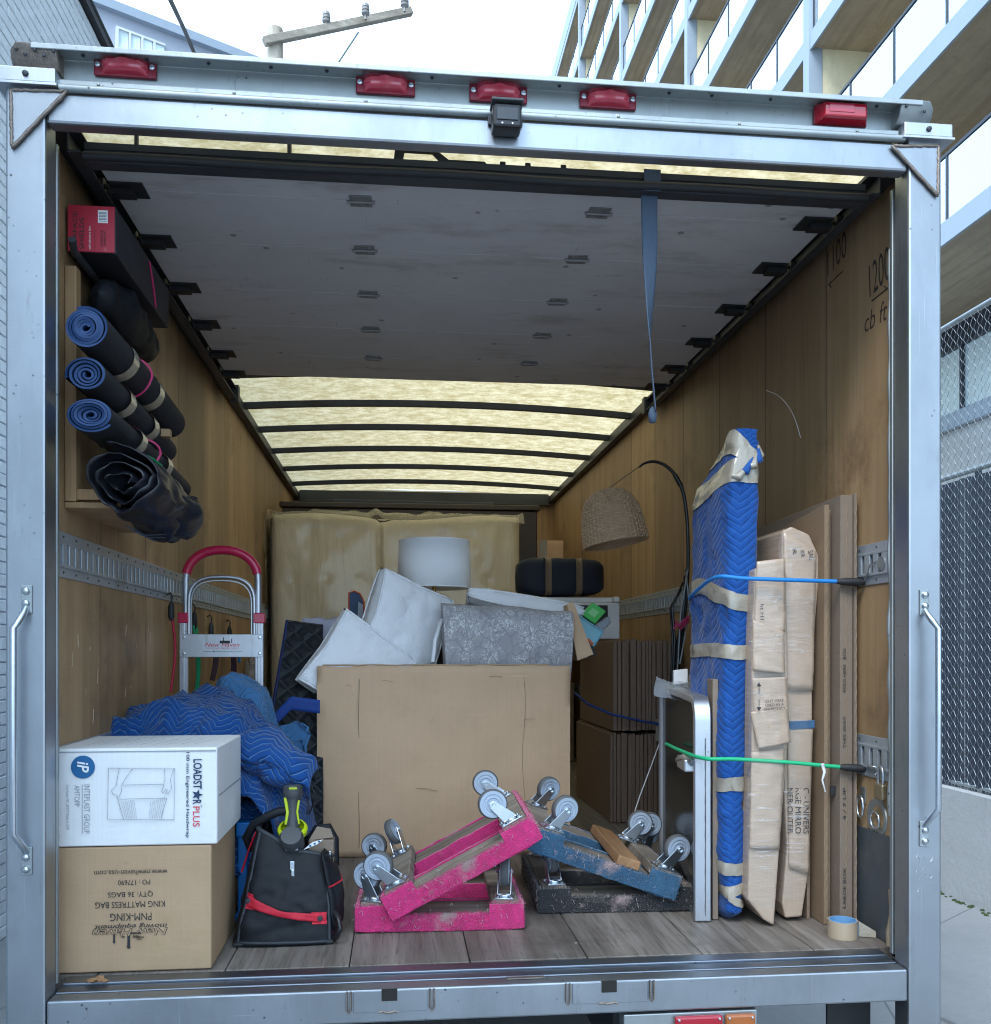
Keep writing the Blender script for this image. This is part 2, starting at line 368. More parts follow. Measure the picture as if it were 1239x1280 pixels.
M['ink_red'] = pm('red_ink', (.65, .09, .10), .6, bump=0); M['ink_white'] = pm('white_ink', (.8, .8, .8), .6, bump=0); M['ink_gray'] = pm('grey_ink', (.30, .32, .36), .7, bump=0)
M['pen'] = pm('marker_pen', (.035, .025, .02), .7, bump=0)
# cloth
M['blanket'] = quilt('blue_moving_blanket', (.005, .055, .215), (.12, .26, .48), 7, 42, 5.0, tline=.07, tmix=.55)
M['blanket_wrap'] = quilt('blue_wrap_blanket', (.006, .064, .265), (.05, .17, .46), 7, 40, 4.4, tline=.08, tmix=.25, puff=.35)
M['blanket_light'] = quilt('faded_blue_blanket', (.05, .17, .36), (.2, .35, .5), 9, 36, 4, tmix=.3)
M['pad_black'] = quilt('black_quilted_pad', (.010, .013, .017), (.03, .035, .04), 11, 11, diamond=True, rough=.5, puff=1, tmix=.6)
M['binding'] = pm('navy_binding', (.008, .02, .10), .7); M['strap_blue'] = pm('blue_webbing', (.008, .045, .23), .7, bs=300)
M['strap_gray'] = pm('blue_grey_webbing', (.055, .085, .13), .75, bs=260, bump=.4)
M['black_cloth'] = pm('black_nylon', (.006, .0075, .011), .55, 0, .3, 10, bump=.3, bs=320, spec=.3)
M['navy_cloth'] = pm('navy_canvas', (.010, .016, .035), .75, 0, .3, 10, bump=.3, bs=220)
M['tarp'] = pm('black_tarp', (.010, .011, .016), .38, 0, .3, 8, bump=.25, bs=40, bd=.008)
M['bag_trim'] = pm('bag_piping', (.025, .03, .038), .6); M['red_strap'] = pm('red_webbing', (.55, .012, .035), .6, bs=280, bump=.4)
M['mat_blue'] = pm('blue_runner_backing', (.010, .042, .13), .7, 0, .35, 30); M['mat_black'] = pm('black_runner_face', (.010, .013, .020), .75, 0, .3, 40)
M['cushion'] = pm('white_cushion_linen', (.88, .88, .89), .85, 0, .05, 10, bump=.7, bs=20, bd=.012); M['shade'] = pm('white_lamp_fabric', (.90, .91, .92), .8, 0, .03, bump=.15, bs=260)
M['tan_strap'] = pm('tan_strap', (.19, .14, .09), .7); M['brass'] = pm('brass', (.42, .28, .10), .35, 1); M['pink_band'] = pm('pink_band', (.50, .03, .13), .5)
M['green_band'] = pm('green_band', (.01, .30, .13), .5); M['tape'] = pm('packing_tape', (.36, .32, .255), .22, 0, .3, 14, bump=.5, bs=30, bd=.006, Coat_Weight=.4)
M['wicker'] = pm('wicker', (.58, .40, .25), .6, 0, .35, 40, bump=.3, bs=200)
def carpet(name, c): return pm(name, c, .95, 0, .5, 34, (.42, .30, .28), (.54, .72), 6, .9, 210, bd=.008, Sheen_Weight=.4)
M['pink'] = carpet('pink_carpet', (.64, .02, .18)); M['blue_carpet'] = carpet('blue_carpet', (.022, .10, .19)); M['black_carpet'] = carpet('black_carpet', (.014, .015, .018))
M['dolly_wood'] = wood('weathered_dolly_wood', (.22, .185, .15), (.36, .31, .26), 1.5, 0, .7, (.09, .07, .055), .6); M['raw_wood'] = wood('raw_orange_wood', (.30, .15, .065), (.42, .24, .12), 1.5, 1, .6, (.14, .07, .03))
M['wheel_gray'] = pm('grey_wheel_rubber', (.36, .43, .52), .55, 0, .12, 12, (.15, .14, .14)); M['tyre'] = pm('dark_wheel_tread', (.10, .105, .11), .65, 0, .2, 12); M['hub'] = pm('wheel_hub', (.35, .45, .58), .4)
M['red_grip'] = pm('red_grip', (.48, .01, .06), .3, 0, .1, 8, bump=.05, Coat_Weight=.3); M['cleat'] = wood('pine_cleat', (.34, .2, .1), (.46, .3, .16), 1.2, 2)
M['lime'] = pm('lime_tool_plastic', (.45, .56, .01), .35, bump=.05); M['tool_gray'] = pm('tool_grey_plastic', (.05, .055, .06), .5); M['blue_plastic'] = pm('blue_plastic', (.008, .17, .52), .35, bump=.05)
M['cyan_plastic'] = pm('pale_blue_plastic', (.25, .55, .66), .4); M['green_card'] = pm('green_pack', (.06, .48, .08), .4); M['white_plastic'] = pm('white_plastic', (.72, .74, .77), .35, bump=.04)
M['orange'] = pm('orange_plastic', (.55, .12, .05), .4); M['bungee_blue'] = pm('blue_cord', (.01, .20, .58), .6, bs=400); M['bungee_green'] = pm('green_cord', (.01, .42, .18), .6, bs=400)
M['bungee_red'] = pm('red_cord', (.42, .012, .04), .6, bs=400); M['bungee_dark'] = pm('dark_cord', (.05, .02, .04), .6, bs=400); M['blue_tape'] = pm('blue_tape_core', (.16, .36, .62), .5)
M['brass_old'] = pm('old_brass', (.32, .27, .17), .45, .8, .2, 20); M['leaf'] = pm('dry_leaf', (.36, .19, .09), .7, 0, .4, 30, bump=.4)
M['wrap_film'] = pm('clouded_film', (.42, .46, .5), .25, 0, .3, 20, bump=.8, bs=25, bd=.01, Alpha=.45)
def film_m():
    m = Mt('stretch_film'); q = m.noise(m.coord((5, 5, 70), rot=(0, .18, 0)), 1.5, 5, .65); q2 = m.noise(m.coord((7, 7, 40), rot=(0, -.35, 0)), 1.1, 4, .6); w = m.noise(m.coord(), 5, 4)
    a = m.math('ADD', .06, m.math('MULTIPLY', m.math('MAXIMUM', m.ramp(q, .56, .72), m.ramp(q2, .62, .74)), m.math('MULTIPLY', m.ramp(w, .40, .58), .55))); m.bump(m.math('ADD', q, q2), .9, .012)  # glossy highlights painted into the film as whitish alpha streaks
    return m.fin((.72, .75, .78), .14, 0, .8, Alpha=a)
M['film'] = film_m()
def glossy_panel():
    m = Mt('dark_glossy_panel'); n = m.noise(m.coord((1, 4, 1)), 3, 7, .7); c = m.mix(n, (.012, .014, .017), (.05, .055, .06)); return m.fin(c, m.math('ADD', .06, m.math('MULTIPLY', n, .2)), 0, .6)
M['mirror_dark'] = glossy_panel()
def matt():
    m = Mt('mattress_in_film'); n = m.noise(m.coord(), 6, 5); c = m.mix(n, (.58, .50, .365), (.70, .62, .47))
    w1 = m.noise(m.coord((3.5, 3.5, .8), rot=(0, .35, 0)), 2.2, 3, .5, .8); m.bump(w1, .45, .06)
    return m.fin(c, .55, 0, .3, Coat_Weight=.75, Coat_Roughness=.18)
M['mattress'] = matt()
def rug():
    m = Mt('grey_patterned_rug'); tc = m.t.nodes.new('ShaderNodeTexCoord'); uv = tc.outputs['UV']
    vo = m.n('TexVoronoi', {'feature': 'DISTANCE_TO_EDGE'}, Scale=13.0); m.t.links.new(uv, vo.inputs['Vector'])
    wv = m.noise(uv, 16, 3, .5, 2.5); r = m.noise(uv, 5, 5, .6); fine = m.noise(m.coord((200, 200, 200)), 1, 2)
    pat = m.math('MULTIPLY', m.ramp(m.math('ABSOLUTE', m.math('SUBTRACT', wv, .5)), .05, .015), m.ramp(r, .42, .56))
    c = m.mix(r, (.34, .32, .335), (.50, .475, .48)); c = m.mix(pat, c, (.82, .81, .80)); c = m.mix(m.math('MULTIPLY', m.ramp(vo.outputs[0], .06, .02), .35), c, (.16, .155, .18))
    m.bump(m.math('ADD', fine, m.math('MULTIPLY', pat, .5)), .5, .006); return m.fin(c, .95, 0, .1)
M['rug'] = rug()
# outdoors
def concrete(name, c, board=None, streak=.35):
    m = Mt(name); v = m.coord(); n = m.noise(v, .9, 9, .68); n2 = m.noise(v, 14, 6, .65)
    col = m.mix(n, tuple(x*.6 for x in c), tuple(min(1, x*1.3) for x in c)); col = m.mix(m.math('MULTIPLY', n2, .3), col, tuple(x*.6 for x in c)); h = n2
    if board:
        b = m.noise(m.coord(board), 1, 5, .6); col = m.mix(m.math('MULTIPLY', m.ramp(b, .42, .7), .55), col, tuple(x*.5 for x in c)); h = m.math('ADD', n2, b)
    st = m.noise(m.coord((5, 5, .5)), 1.2, 6, .7); col = m.mix(m.math('MULTIPLY', m.ramp(st, .52, .75), streak), col, tuple(x*.45 for x in c))
    m.bump(h, .35, .02); return m.fin(col, .85, 0, .3)
M['soffit'] = concrete('board_formed_soffit', (.46, .37, .265), (7, .35, 7)); M['fence_wall'] = concrete('concrete_wall', (.44, .455, .46)); M['beige'] = concrete('beige_wall_panel', (.86, .72, .50), None, .1)
def ground():
    m = Mt('concrete_ground'); v = m.coord(); n = m.noise(v, .8, 9, .7); n2 = m.noise(v, 22, 6, .7); c = m.mix(n, (.18, .185, .19), (.37, .37, .37)); c = m.mix(m.math('MULTIPLY', n2, .35), c, (.09, .095, .10))
    vo = m.n('TexVoronoi', {'feature': 'DISTANCE_TO_EDGE'}, Scale=.45); k = m.t.nodes.new('ShaderNodeVectorMath'); k.operation = 'ADD'; nn = m.n('TexNoise', Scale=2.5); m.t.links.new(v, k.inputs[0]); m.t.links.new(nn.outputs[1], k.inputs[1]); m.t.links.new(k.outputs[0], vo.inputs['Vector'])
    c = m.mix(m.math('MULTIPLY', m.ramp(vo.outputs[0], .004, .001), .6), c, (.07, .07, .07)); m.bump(n2, .4, .01); return m.fin(c, .75, 0, .35)
M['ground'] = ground(); M['brick'] = pm('white_painted_brick', (.76, .81, .85), .6, 0, .08, 20, (.40, .45, .5), (.6, .8), 7, .5, 40, bd=.006)
def brickwall():
    m = Mt('white_brick_wall_far'); k = m.t.nodes.new('ShaderNodeTexBrick'); tc = m.t.nodes.new('ShaderNodeTexCoord'); sp = m.t.nodes.new('ShaderNodeSeparateXYZ'); cb = m.t.nodes.new('ShaderNodeCombineXYZ')
    m.t.links.new(tc.outputs['Object'], sp.inputs[0]); m.t.links.new(sp.outputs[1], cb.inputs[0]); m.t.links.new(sp.outputs[2], cb.inputs[1]); m.t.links.new(cb.outputs[0], k.inputs['Vector'])
    k.inputs['Scale'].default_value = 1; k.inputs['Brick Width'].default_value = .21; k.inputs['Row Height'].default_value = .075; k.inputs['Mortar Size'].default_value = .006
    k.inputs['Color1'].default_value = (.74, .79, .84, 1); k.inputs['Color2'].default_value = (.68, .73, .78, 1); k.inputs['Mortar'].default_value = (.5, .55, .6, 1)
    m.bump(m.math('SUBTRACT', 1, k.outputs['Fac']), .6, .006); return m.fin(k.outputs[0], .6)
M['brickwall'] = brickwall(); M['mortar'] = pm('painted_mortar', (.55, .6, .66), .8)
M['gray_wall'] = pm('grey_blue_render', (.36, .39, .46), .7, 0, .05); M['sky_glass'] = pm('balcony_glass', (.62, .74, .78), .04, 0, .03, bump=.02, bs=3, spec=.9, Coat_Weight=1.0, Coat_Roughness=.02)
def bglass():
    m = Mt('rail_glass'); n = m.noise(m.coord(), .6, 3); g = m.n('BsdfGlossy', Color=(.9, .97, 1), Roughness=.02); t = m.n('BsdfTransparent', Color=(.80, .92, .92)); b = m.t.nodes.new('ShaderNodeBump'); m.set(b.inputs['Height'], n); b.inputs['Strength'].default_value = .12; b.inputs['Distance'].default_value = .2
    m.t.links.new(b.outputs[0], g.inputs['Normal']); fr = m.n('Fresnel', IOR=2.2); s = m.n('MixShader', Fac=m.math('ADD', fr.outputs[0], .45, clamp=True)); m.t.links.new(t.outputs[0], s.inputs[1]); m.t.links.new(g.outputs[0], s.inputs[2]); m.t.links.new(s.outputs[0], m.out.inputs[0]); return m.m
M['rail_glass'] = bglass(); M['pole_wood'] = wood('pole_timber', (.30, .26, .21), (.45, .40, .33), .8, 2, .8); M['arm_wood'] = wood('arm_timber', (.34, .30, .24), (.50, .45, .38), .8, 0, .8)
M['porcelain'] = pm('insulator_glaze', (.25, .24, .23), .3); M['wire'] = pm('cable', (.02, .02, .025), .6); M['fence_wire'] = pm('fence_wire', (.36, .385, .40), .4, .7); M['slat'] = pm('dark_privacy_slat', (.025, .034, .052), .5, 0, .2, 10)
M['moss'] = pm('moss', (.06, .09, .03), .95, 0, .5, 40, bump=1, bs=150, bd=.02); M['white_paint'] = pm('white_metal_paint', (.6, .62, .64), .4)
# ---------------------------------------------------------------- the setting outdoors
G = -.85                                                   # street level; z = 0 is the truck's door sill
def struct(name, bm, mat, **k):
    o = obj(name, bm, mat, **k); o['kind'] = 'structure'; return o
struct('ground', B().box(-150, 150, -150, 150, G-.05, G), M['ground'])
b = B(); 
for yy in (-1.6, 1.45, 4.5, 7.5): b.box(1.6, 3.58, yy, yy+.012, G+.001, G+.004)
struct('ground_joint', b, M['dark_in'])
# concrete wall with chain-link fence on it, along the right of the truck
XF = 3.6; wt = atx(1200, 990, XF).z
t = thing('concrete_wall', 'low grey concrete wall under the slatted chain-link fence', 'wall', (XF+.1, 4, G))
def wy(u, v):
    y = -3+u*19; z = G+v*(wt-G); return V((XF+.004*fbm((y*3, z*3, 0)), y, z))
bb = B().box(XF+.02, XF+.2, -3, 16, G, wt-.002); obj('wall_core', bb, M['fence_wall'], t)
obj('wall_face', B().sheet(wy, 60, 12), M['fence_wall'], t, smooth=60)
b = B(); random.seed(3)
for i in range(420):
    y = random.uniform(-2.5, 12); r = random.uniform(.006, .022); c = V((XF-.005-random.random()*.05, y, G))
    b.lathe([(0, -.005), (r, 0), (r*.8, r*.5), (0, r*.8)], 6, Matrix.Translation(c))
tag(obj('moss_strip', b, M['moss'], smooth=80), 'green moss growing along the foot of the concrete wall', 'moss')['kind'] = 'stuff'
t = thing('chain_link_fence', 'tall chain-link fence with dark privacy slats on the concrete wall', 'fence', (XF+.1, 4, wt))
zs = atx(1200, 585, XF).z; ze = atx(1200, 385, XF).z; P = .078; xf = XF+.1
def mesh_wires(z0, z1, x, y0, y1):
    b = B(); n = int((y1-y0)/P); k = int((z1-z0)/P*2)
    for i in range(n):
        for s in (0, 1):
            pts = []
            for j in range(k+1):
                o = (P/2 if j % 2 else 0) if s == 0 else (P/2 if j % 2 else P)
                pts.append((x+(.004 if (j+s) % 2 else -.004), y0+i*P+o, z0+j*P*.5))
            b.tube(pts, .0017, 3, caps=False)
    return b
obj('chain_mesh', mesh_wires(wt, ze, xf, -1, 9), M['fence_wire'], t, smooth=60)
b = B()
for z in (zs, ze, wt+.03): b.tube([(xf+.03, -3, z), (xf+.03, 16, z)], .021, 8)
obj('rail', b, M['galv'], t, smooth=60)
for y in (-2.2, .6, 3.0, 5.6, 8.4, 11.2):
    obj('post', B().tube([(xf+.04, y, wt-.1), (xf+.04, y, ze)], .026, 10), M['galv'], t, smooth=60)
sl = None
for i in range(230):
    y = -1.5+i*P*.85
    if sl is None: sl = obj('slat', B().box(-.003, .003, 0, .061, wt+.02, zs-.03), M['slat'], t, world=False, bev=.001); WM[sl.name] = Matrix.Translation((xf+.018, y, 0)); sl.matrix_local = WM[t.name].inverted() @ WM[sl.name]
    else:
        inst(sl, t, Matrix.Translation((xf+.018+.003*math.sin(i*2.1), y, random.uniform(-.02, .01))) @ Matrix.Rotation(random.uniform(-.2, .2), 4, 'Z'))

# concrete balcony building on the right
XB = 8.3; BAY = 8.2; DEP = 2.1
t = thing('balcony_building', 'tall concrete apartment building with rows of glass-railed balconies', 'building', (XB+5, 30, G))
zf = [7.3+3.05*i for i in range(9)]                        # slab soffits
Y0, Y1 = 8.2-BAY*2, 8.2+BAY*7
obj('core_wall', B().box(XB+DEP, XB+14, Y0, Y1, 7.6, zf[-1]), M['beige'], t)
obj('podium_wall', B().box(XB+.6, XB+14, Y0, Y1, G, 3.15), M['fence_wall'], t)
obj('slab', B().box(XB+DEP+.001, XB+3.5, Y0, Y1, 7.3, 7.54), M['soffit'], t)
for z in zf:
    obj('slab', B().box(XB+.02, XB+DEP, Y0, Y1, z, z+.24), M['soffit'], t)
    obj('slab_edge', B().box(XB-.03, XB+.018, Y0, Y1, z-.05, z+.30), M['fascia'], t)
obj('parapet', B().box(XB-.05, XB+14, Y0, Y1, zf[-1]+.24, zf[-1]+1.1), M['fascia'], t)
for k in range(10):
    y = Y0+k*BAY
    obj('fin_wall', B().box(XB+.25, XB+DEP, y-.12, y+.12, 3.15, zf[-1]), M['beige'], t)
    obj('column', B().box(XB-.05, XB+.24, y-.14, y+.14, 3.15, zf[-1]+.2), M['fascia'], t)
for zi, z in enumerate(zf[:-1]):
    for k in range(9):
        ya, yb = Y0+k*BAY+.16, Y0+(k+1)*BAY-.16
        g = obj('glass_rail', B().box(XB+.05, XB+.062, ya, yb, z+.36, z+1.36), M['rail_glass'], t)
        bb = B().box(XB+.03, XB+.08, ya, yb, z+1.36, z+1.41)
        for q in range(6): yy = ya+(yb-ya)*q/5; bb.box(XB+.035, XB+.075, yy-.02, yy+.02, z+.3, z+1.36)
        obj('rail_frame', bb, M['binding'] if 0 else M['slat'], g)
# glazed storey below the first slab
for z in zf[:-1]:
    for k in range(9):
        ya = Y0+k*BAY
        obj('balcony_door', B().box(XB+DEP-.03, XB+DEP-.002, ya+2.6, ya+5.4, z+.26, z+2.6), M['sky_glass'], t)
        obj('door_frame', B().box(XB+DEP-.05, XB+DEP-.031, ya+2.5, ya+2.6, z+.26, z+2.7).box(XB+DEP-.05, XB+DEP-.031, ya+3.95, ya+4.05, z+.26, z+2.7).box(XB+DEP-.05, XB+DEP-.031, ya+5.4, ya+5.5, z+.26, z+2.7), M['slat'], t)
XG = XB+2.3
obj('glazed_band', B().box(XG, XG+.04, Y0, Y1, 5.5, 6.75), M['sky_glass'], t)
obj('window_head', B().box(XG-.1, XG+.4, Y0, Y1, 6.75, 7.29), M['slat'], t); obj('window_cill', B().box(XG-.15, XG+.4, Y0, Y1, 5.2, 5.5), M['fascia'], t)
obj('spandrel', B().box(XG-.02, XG+.4, Y0, Y1, 3.15, 5.19), M['fence_wall'], t)
for k in range(40):
    y = Y0+k*1.9; obj('mullion', B().box(XG-.06, XG+.06, y-.05, y+.05, 5.5, 6.75), M['slat'], t)

# white painted brick building on the left
XW = -2.6; zt = 5.69
t = thing('white_brick_building', 'white painted brick building along the left of the truck', 'building', (XW-3, 3, G))
obj('wall', B().box(XW-6, XW-.009, -6, 12, G, zt), M['brickwall'], t); bk = None; nb = 0
def brick_at(y, z):
    global bk
    Mx = Matrix.Translation((XW+random.uniform(-.002, .002), y, z)) @ Matrix.Rotation(random.uniform(-.01, .01), 4, 'X')
    if bk is None:
        bk = obj('brick', B().box(-.03, .006, .004, .206, .004, .071), M['brick'], t, world=False, bev=.004); bk.matrix_local = WM[t.name].inverted() @ Mx; WM[bk.name] = Mx
    else: inst(bk, t, Mx)
obj('mortar_bed', B().box(XW-.02, XW-.004, 3.1, 6.0, G, zt-.01), M['mortar'], t)
for j in range(int((zt-G)/.075)):
    z = G+j*.075
    for i in range(13):
        y = 3.1+i*.21+(.105 if j % 2 else 0)
        if (z > 4.2 and y < 5.9) or y < 3.5: brick_at(y, z)
b = B().box(XW-.1, XW+.05, -6, 12, zt, zt+.06)
obj('coping', b, M['wire'], t)
for dz, dx in ((.10, .03), (.16, .0), (.22, -.03)): obj('roof_cable', B().tube([(XW+dx, -4, zt+dz), (XW+dx+.02, 2, zt+dz-.03), (XW+dx, 12, zt+dz)], .018, 6), M['wire'], t, smooth=60)

# grey building behind it
p0 = CAM+ray(60, -40)*20; p1 = CAM+ray(292, 81)*22.4; zr = 15.0
d = (p1-p0); d.z = 0; d.normalize(); nrm = V((-d.y, d.x, 0))
t = thing('grey_building', 'pale blue-grey building with a strip of windows, behind the brick wall', 'building', (p0.x, p0.y, G))
q = p0-d*5; e = p1+d*1.2
obj('wall', B().hull([(q.x, q.y, G), (e.x, e.y, G), (e.x, e.y, zr), (q.x, q.y, zr)], nrm*8), M['gray_wall'], t)
obj('parapet_cap', B().hull([V((q.x, q.y, zr))-nrm*.15, V((e.x, e.y, zr))-nrm*.15, V((e.x, e.y, zr+.2))-nrm*.15, V((q.x, q.y, zr+.2))-nrm*.15], nrm*8.3), M['fascia'], t)
fr = frame((q.x, q.y, 0), d, (0, 0, 1))
wl = (atx(168, 57, 0)-CAM)
def on_wall(px, py):                    # pixel onto that wall plane
    r = ray(px, py); k = (V((q.x, q.y, 0))-CAM).dot(nrm)/r.dot(nrm); return CAM+r*k
a0 = on_wall(147, 44); a1 = on_wall(196, 72); L0 = (a0-q).dot(d); L1 = (a1-q).dot(d); zc0 = a1.z-.4; zc1 = a0.z+.1
for i in range(4):
    u0 = L0+(L1-L0)*i/3.2; u1 = u0+(L1-L0)/3.2-.06
    wd = obj('window', B().box(u0, u1, zc0, zc1, -.02, .06, fr), M['sky_glass'], t)
    obj('window_frame', B().box(u0-.05, u0, zc0-.05, zc1+.05, -.02, .1, fr).box(u0, u1+.01, zc1, zc1+.05, -.02, .1, fr).box(u0, u1+.01, zc0-.05, zc0, -.02, .1, fr), M['white_paint'], wd)

# utility pole with cross-arm
pt = at(344, 42, 13.0)
t = thing('utility_pole', 'weathered wooden utility pole with a cross-arm and three insulators', 'utility pole', (pt.x, pt.y, G))
obj('pole', B().tube([(pt.x, pt.y, G), (pt.x, pt.y, at(344, 37, 13).z)], [.17, .125], 14), M['pole_wood'], t, smooth=50)
A = at(330, 52, 12.8); D = at(514, 14, 13.6); dr = (D-A).normalized()
obj('cross_arm', B().box(0, (D-A).length, -.06, .06, -.06, .06, frame(A, dr, V((0, 0, 1)).cross(dr))), M['arm_wood'], t, bev=.01)
obj('brace', B().tube([at(447, 40, 13.2), at(418, 84, 13.0), at(352, 150, 13.0)], .03, 6), M['galv'], t)
ins = None
for px, py in ((408, 30), (457, 20), (506, 10)):
    c = at(px, py, 13.1); Mx = Matrix.Translation(c+V((0, 0, .02)))
    pr = [(.015, -.06), (.015, .0), (.05, .01), (.055, .03), (.035, .045), (.05, .05), (.052, .075), (.035, .085), (.045, .09), (.045, .12), (.025, .14), (0, .15)]
    if ins is None: ins = obj('insulator', B().lathe([(r*1.3, z*1.35) for r, z in pr], 14), M['porcelain'], t, world=False, smooth=50); ins.matrix_local = WM[t.name].inverted() @ Mx
    else: inst(ins, t, Mx)
w1 = [at(205, -20, 6), at(213, 0, 6.4), at(230, 36, 7.5), at(247, 76, 9)]
tag(obj('overhead_cable', B().tube([w1[0]-V((1, 6, -2))] + w1 + [V((w1[3].x+2, 40, 6))], .022, 6), M['wire'], smooth=60), 'dark overhead cable crossing the white sky beside the grey building', 'cable')
# ---------------------------------------------------------------- the box truck
T = thing('box_truck', 'open box truck with steel rear frame, plywood-lined cargo hold and rolled-up door', 'truck', (0, 3, G))
def part(name, bm, mat, parent=None, **k): return obj(name, bm, mat, parent or T, **k)
YF = 6.1
# rear frame
for s in (-1, 1):
    x0, x1 = sorted((s*1.125, s*1.22))
    p = part('corner_post', B().box(x0, x1, 0, .075, -.72, 2.262), M['steel'], bev=.006)
    x0, x1 = sorted((s*1.127, s*1.142)); part('post_guide', B().box(x0, x1, .090, .105, .012, 2.17), M['galv'], bev=.003)
    # pull handle
    hx0 = s*1.168; o = s*.016; zt_, zb_ = (.93, .415) if s < 0 else (.935, .435)
    hd = part('pull_handle', B().tube([(hx0, -.004, zt_+.045), (hx0, -.02, zt_+.03), (hx0+o*.3, -.036, zt_+.012), (hx0+o, -.044, zt_-.008), (hx0+o, -.044, (zt_+zb_)/2), (hx0+o, -.044, zb_+.008), (hx0+o*.3, -.036, zb_-.012), (hx0, -.02, zb_-.03), (hx0, -.004, zb_-.045)], .0085, 10), M['chrome'], smooth=60)
    for zz in (zt_+.065, zb_-.065):
        tb = part('handle_tab', B().cbox((hx0, -.003, zz), (.026, .006, .07)), M['galv'], hd, bev=.002)
    for zz in (zt_+.085, zt_+.055, zb_-.055, zb_-.085): part('bolt', B().lathe([(.0095, 0), (.0095, .004), (.006, .008), (0, .009)], 10, frame((hx0, -.006, zz), (1, 0, 0), (0, 0, 1))), M['chrome'], hd, smooth=50)
    # corner gusset with weld bead
    P = [(15, 114), (84, 116), (16, 186)] if s < 0 else [(1172, 184), (1114, 184), (1171, 246)]
    P = [at(x, y, -.001) for x, y in P]
    g = part('corner_gusset', B().hull(P, (0, -.006, 0)), M['steel'], bev=.002)
    ed = []
    for i in range(3):
        a, c = P[i], P[(i+1) % 3]
        for k in range(16): ed.append(a.lerp(c, k/16)+V((nz((i, k*.9, s))*.003, -.006, nz((k*1.1, i, s))*.003)))
    part('weld_bead', B().tube(ed, [.0046+.0016*nz((k*.8, 3, s)) for k in range(len(ed))], 6, closed=True), M['weld'], g, smooth=70)
part('header_beam', B().box(-1.124, 1.124, .001, .045, 2.174, 2.250), M['steel'], bev=.007)
part('drip_pipe', B().tube([(-1.09+i*.2, -.003+.001*math.sin(i), 2.259) for i in range(12)], .0095, 10), M['galv'], smooth=60)
part('header_ledge', B().box(-1.10, 1.10, .004, .05, 2.268, 2.286), M['galv'], bev=.003)
gt = part('rear_gutter', B().box(-1.12, 1.12, .028, .036, 2.287, 2.352).box(-1.15, 1.15, -.028, .026, 2.346, 2.353).box(-1.15, 1.15, -.030, -.026, 2.338, 2.352), M['galv'], bev=.002)
rv = None; random.seed(5)
for i in range(15):
    x = -1.04+i*.148+random.uniform(-.02, .02); Mx = Matrix.Translation((x, .0, 2.3455)) @ Matrix.Rotation(math.pi, 4, 'X')
    if rv is None:
        rv = part('rivet', B().lathe([(.005, 0), (.004, .003), (0, .004)], 8), M['dark_steel'], gt, world=False); rv.matrix_local = WM[gt.name].inverted() @ Mx
    else: inst(rv, gt, Mx)
rg = part('rivet', B().lathe([(.0045, 0), (.0035, .003), (0, .004)], 8), M['galv'], gt, world=False); rg.matrix_local = WM[gt.name].inverted() @ Matrix.Translation((-1.0, .0035, 2.277)) @ Matrix.Rotation(R(90), 4, 'X')
for i in range(1, 7): inst(rg, gt, Matrix.Translation((-1.0+i*.33, .0035, 2.277)) @ Matrix.Rotation(R(90), 4, 'X'))
for s in (-1, 1):
    a, c = (-1.205, -1.09) if s < 0 else (1.09, 1.19)
    n = 9; e = a if s < 0 else c; b = B()
    prof = [(-.026, 2.342), (-.030, 2.352), (.04, 2.356), (.04, 2.30), (.0, 2.30), (-.018, 2.318)]
    r0 = [b.bm.verts.new((c if s < 0 else a, y, z)) for y, z in prof]
    r1 = [b.bm.verts.new((e-s*.02, y, z)) for y, z in prof]
    r2 = [b.bm.verts.new((e, .012+(y-.012)*.55, 2.328+(z-2.328)*.6)) for y, z in prof]
    for A_, B_ in ((r0, r1), (r1, r2)):
        for i in range(6): b.f([A_[i], A_[(i+1) % 6], B_[(i+1) % 6], B_[i]])
    b.f(r0[::-1]); b.f(r2)
    ec = part('gutter_end_casting', b, M['weld'] if s < 0 else M['galv'], bev=.004, smooth=40)
    for k in range(5 if s < 0 else 2): inst(rv, ec, Matrix.Translation(((a+.02+k*.022) if s < 0 else a+.015+k*.05, -.026, 2.335-.012*(k % 2))) @ Matrix.Rotation(R(90), 4, 'X') @ Matrix.Scale(.9, 4))
    x0, x1 = (-1.236, -1.096) if s < 0 else (1.104, 1.243)
    cb = part('corner_block', B().box(x0, x1, -.016, .088, 2.263, 2.300), M['alu'], bev=.003)
    part('block_flange', B().box(x0-.004, x1+.004, -.02, .088, 2.2555, 2.262), M['alu'], cb, bev=.001)
    inst(rv, cb, Matrix.Translation(((x0+x1)/2, -.0165, 2.282)) @ Matrix.Rotation(R(90), 4, 'X') @ Matrix.Scale(1.6, 4))
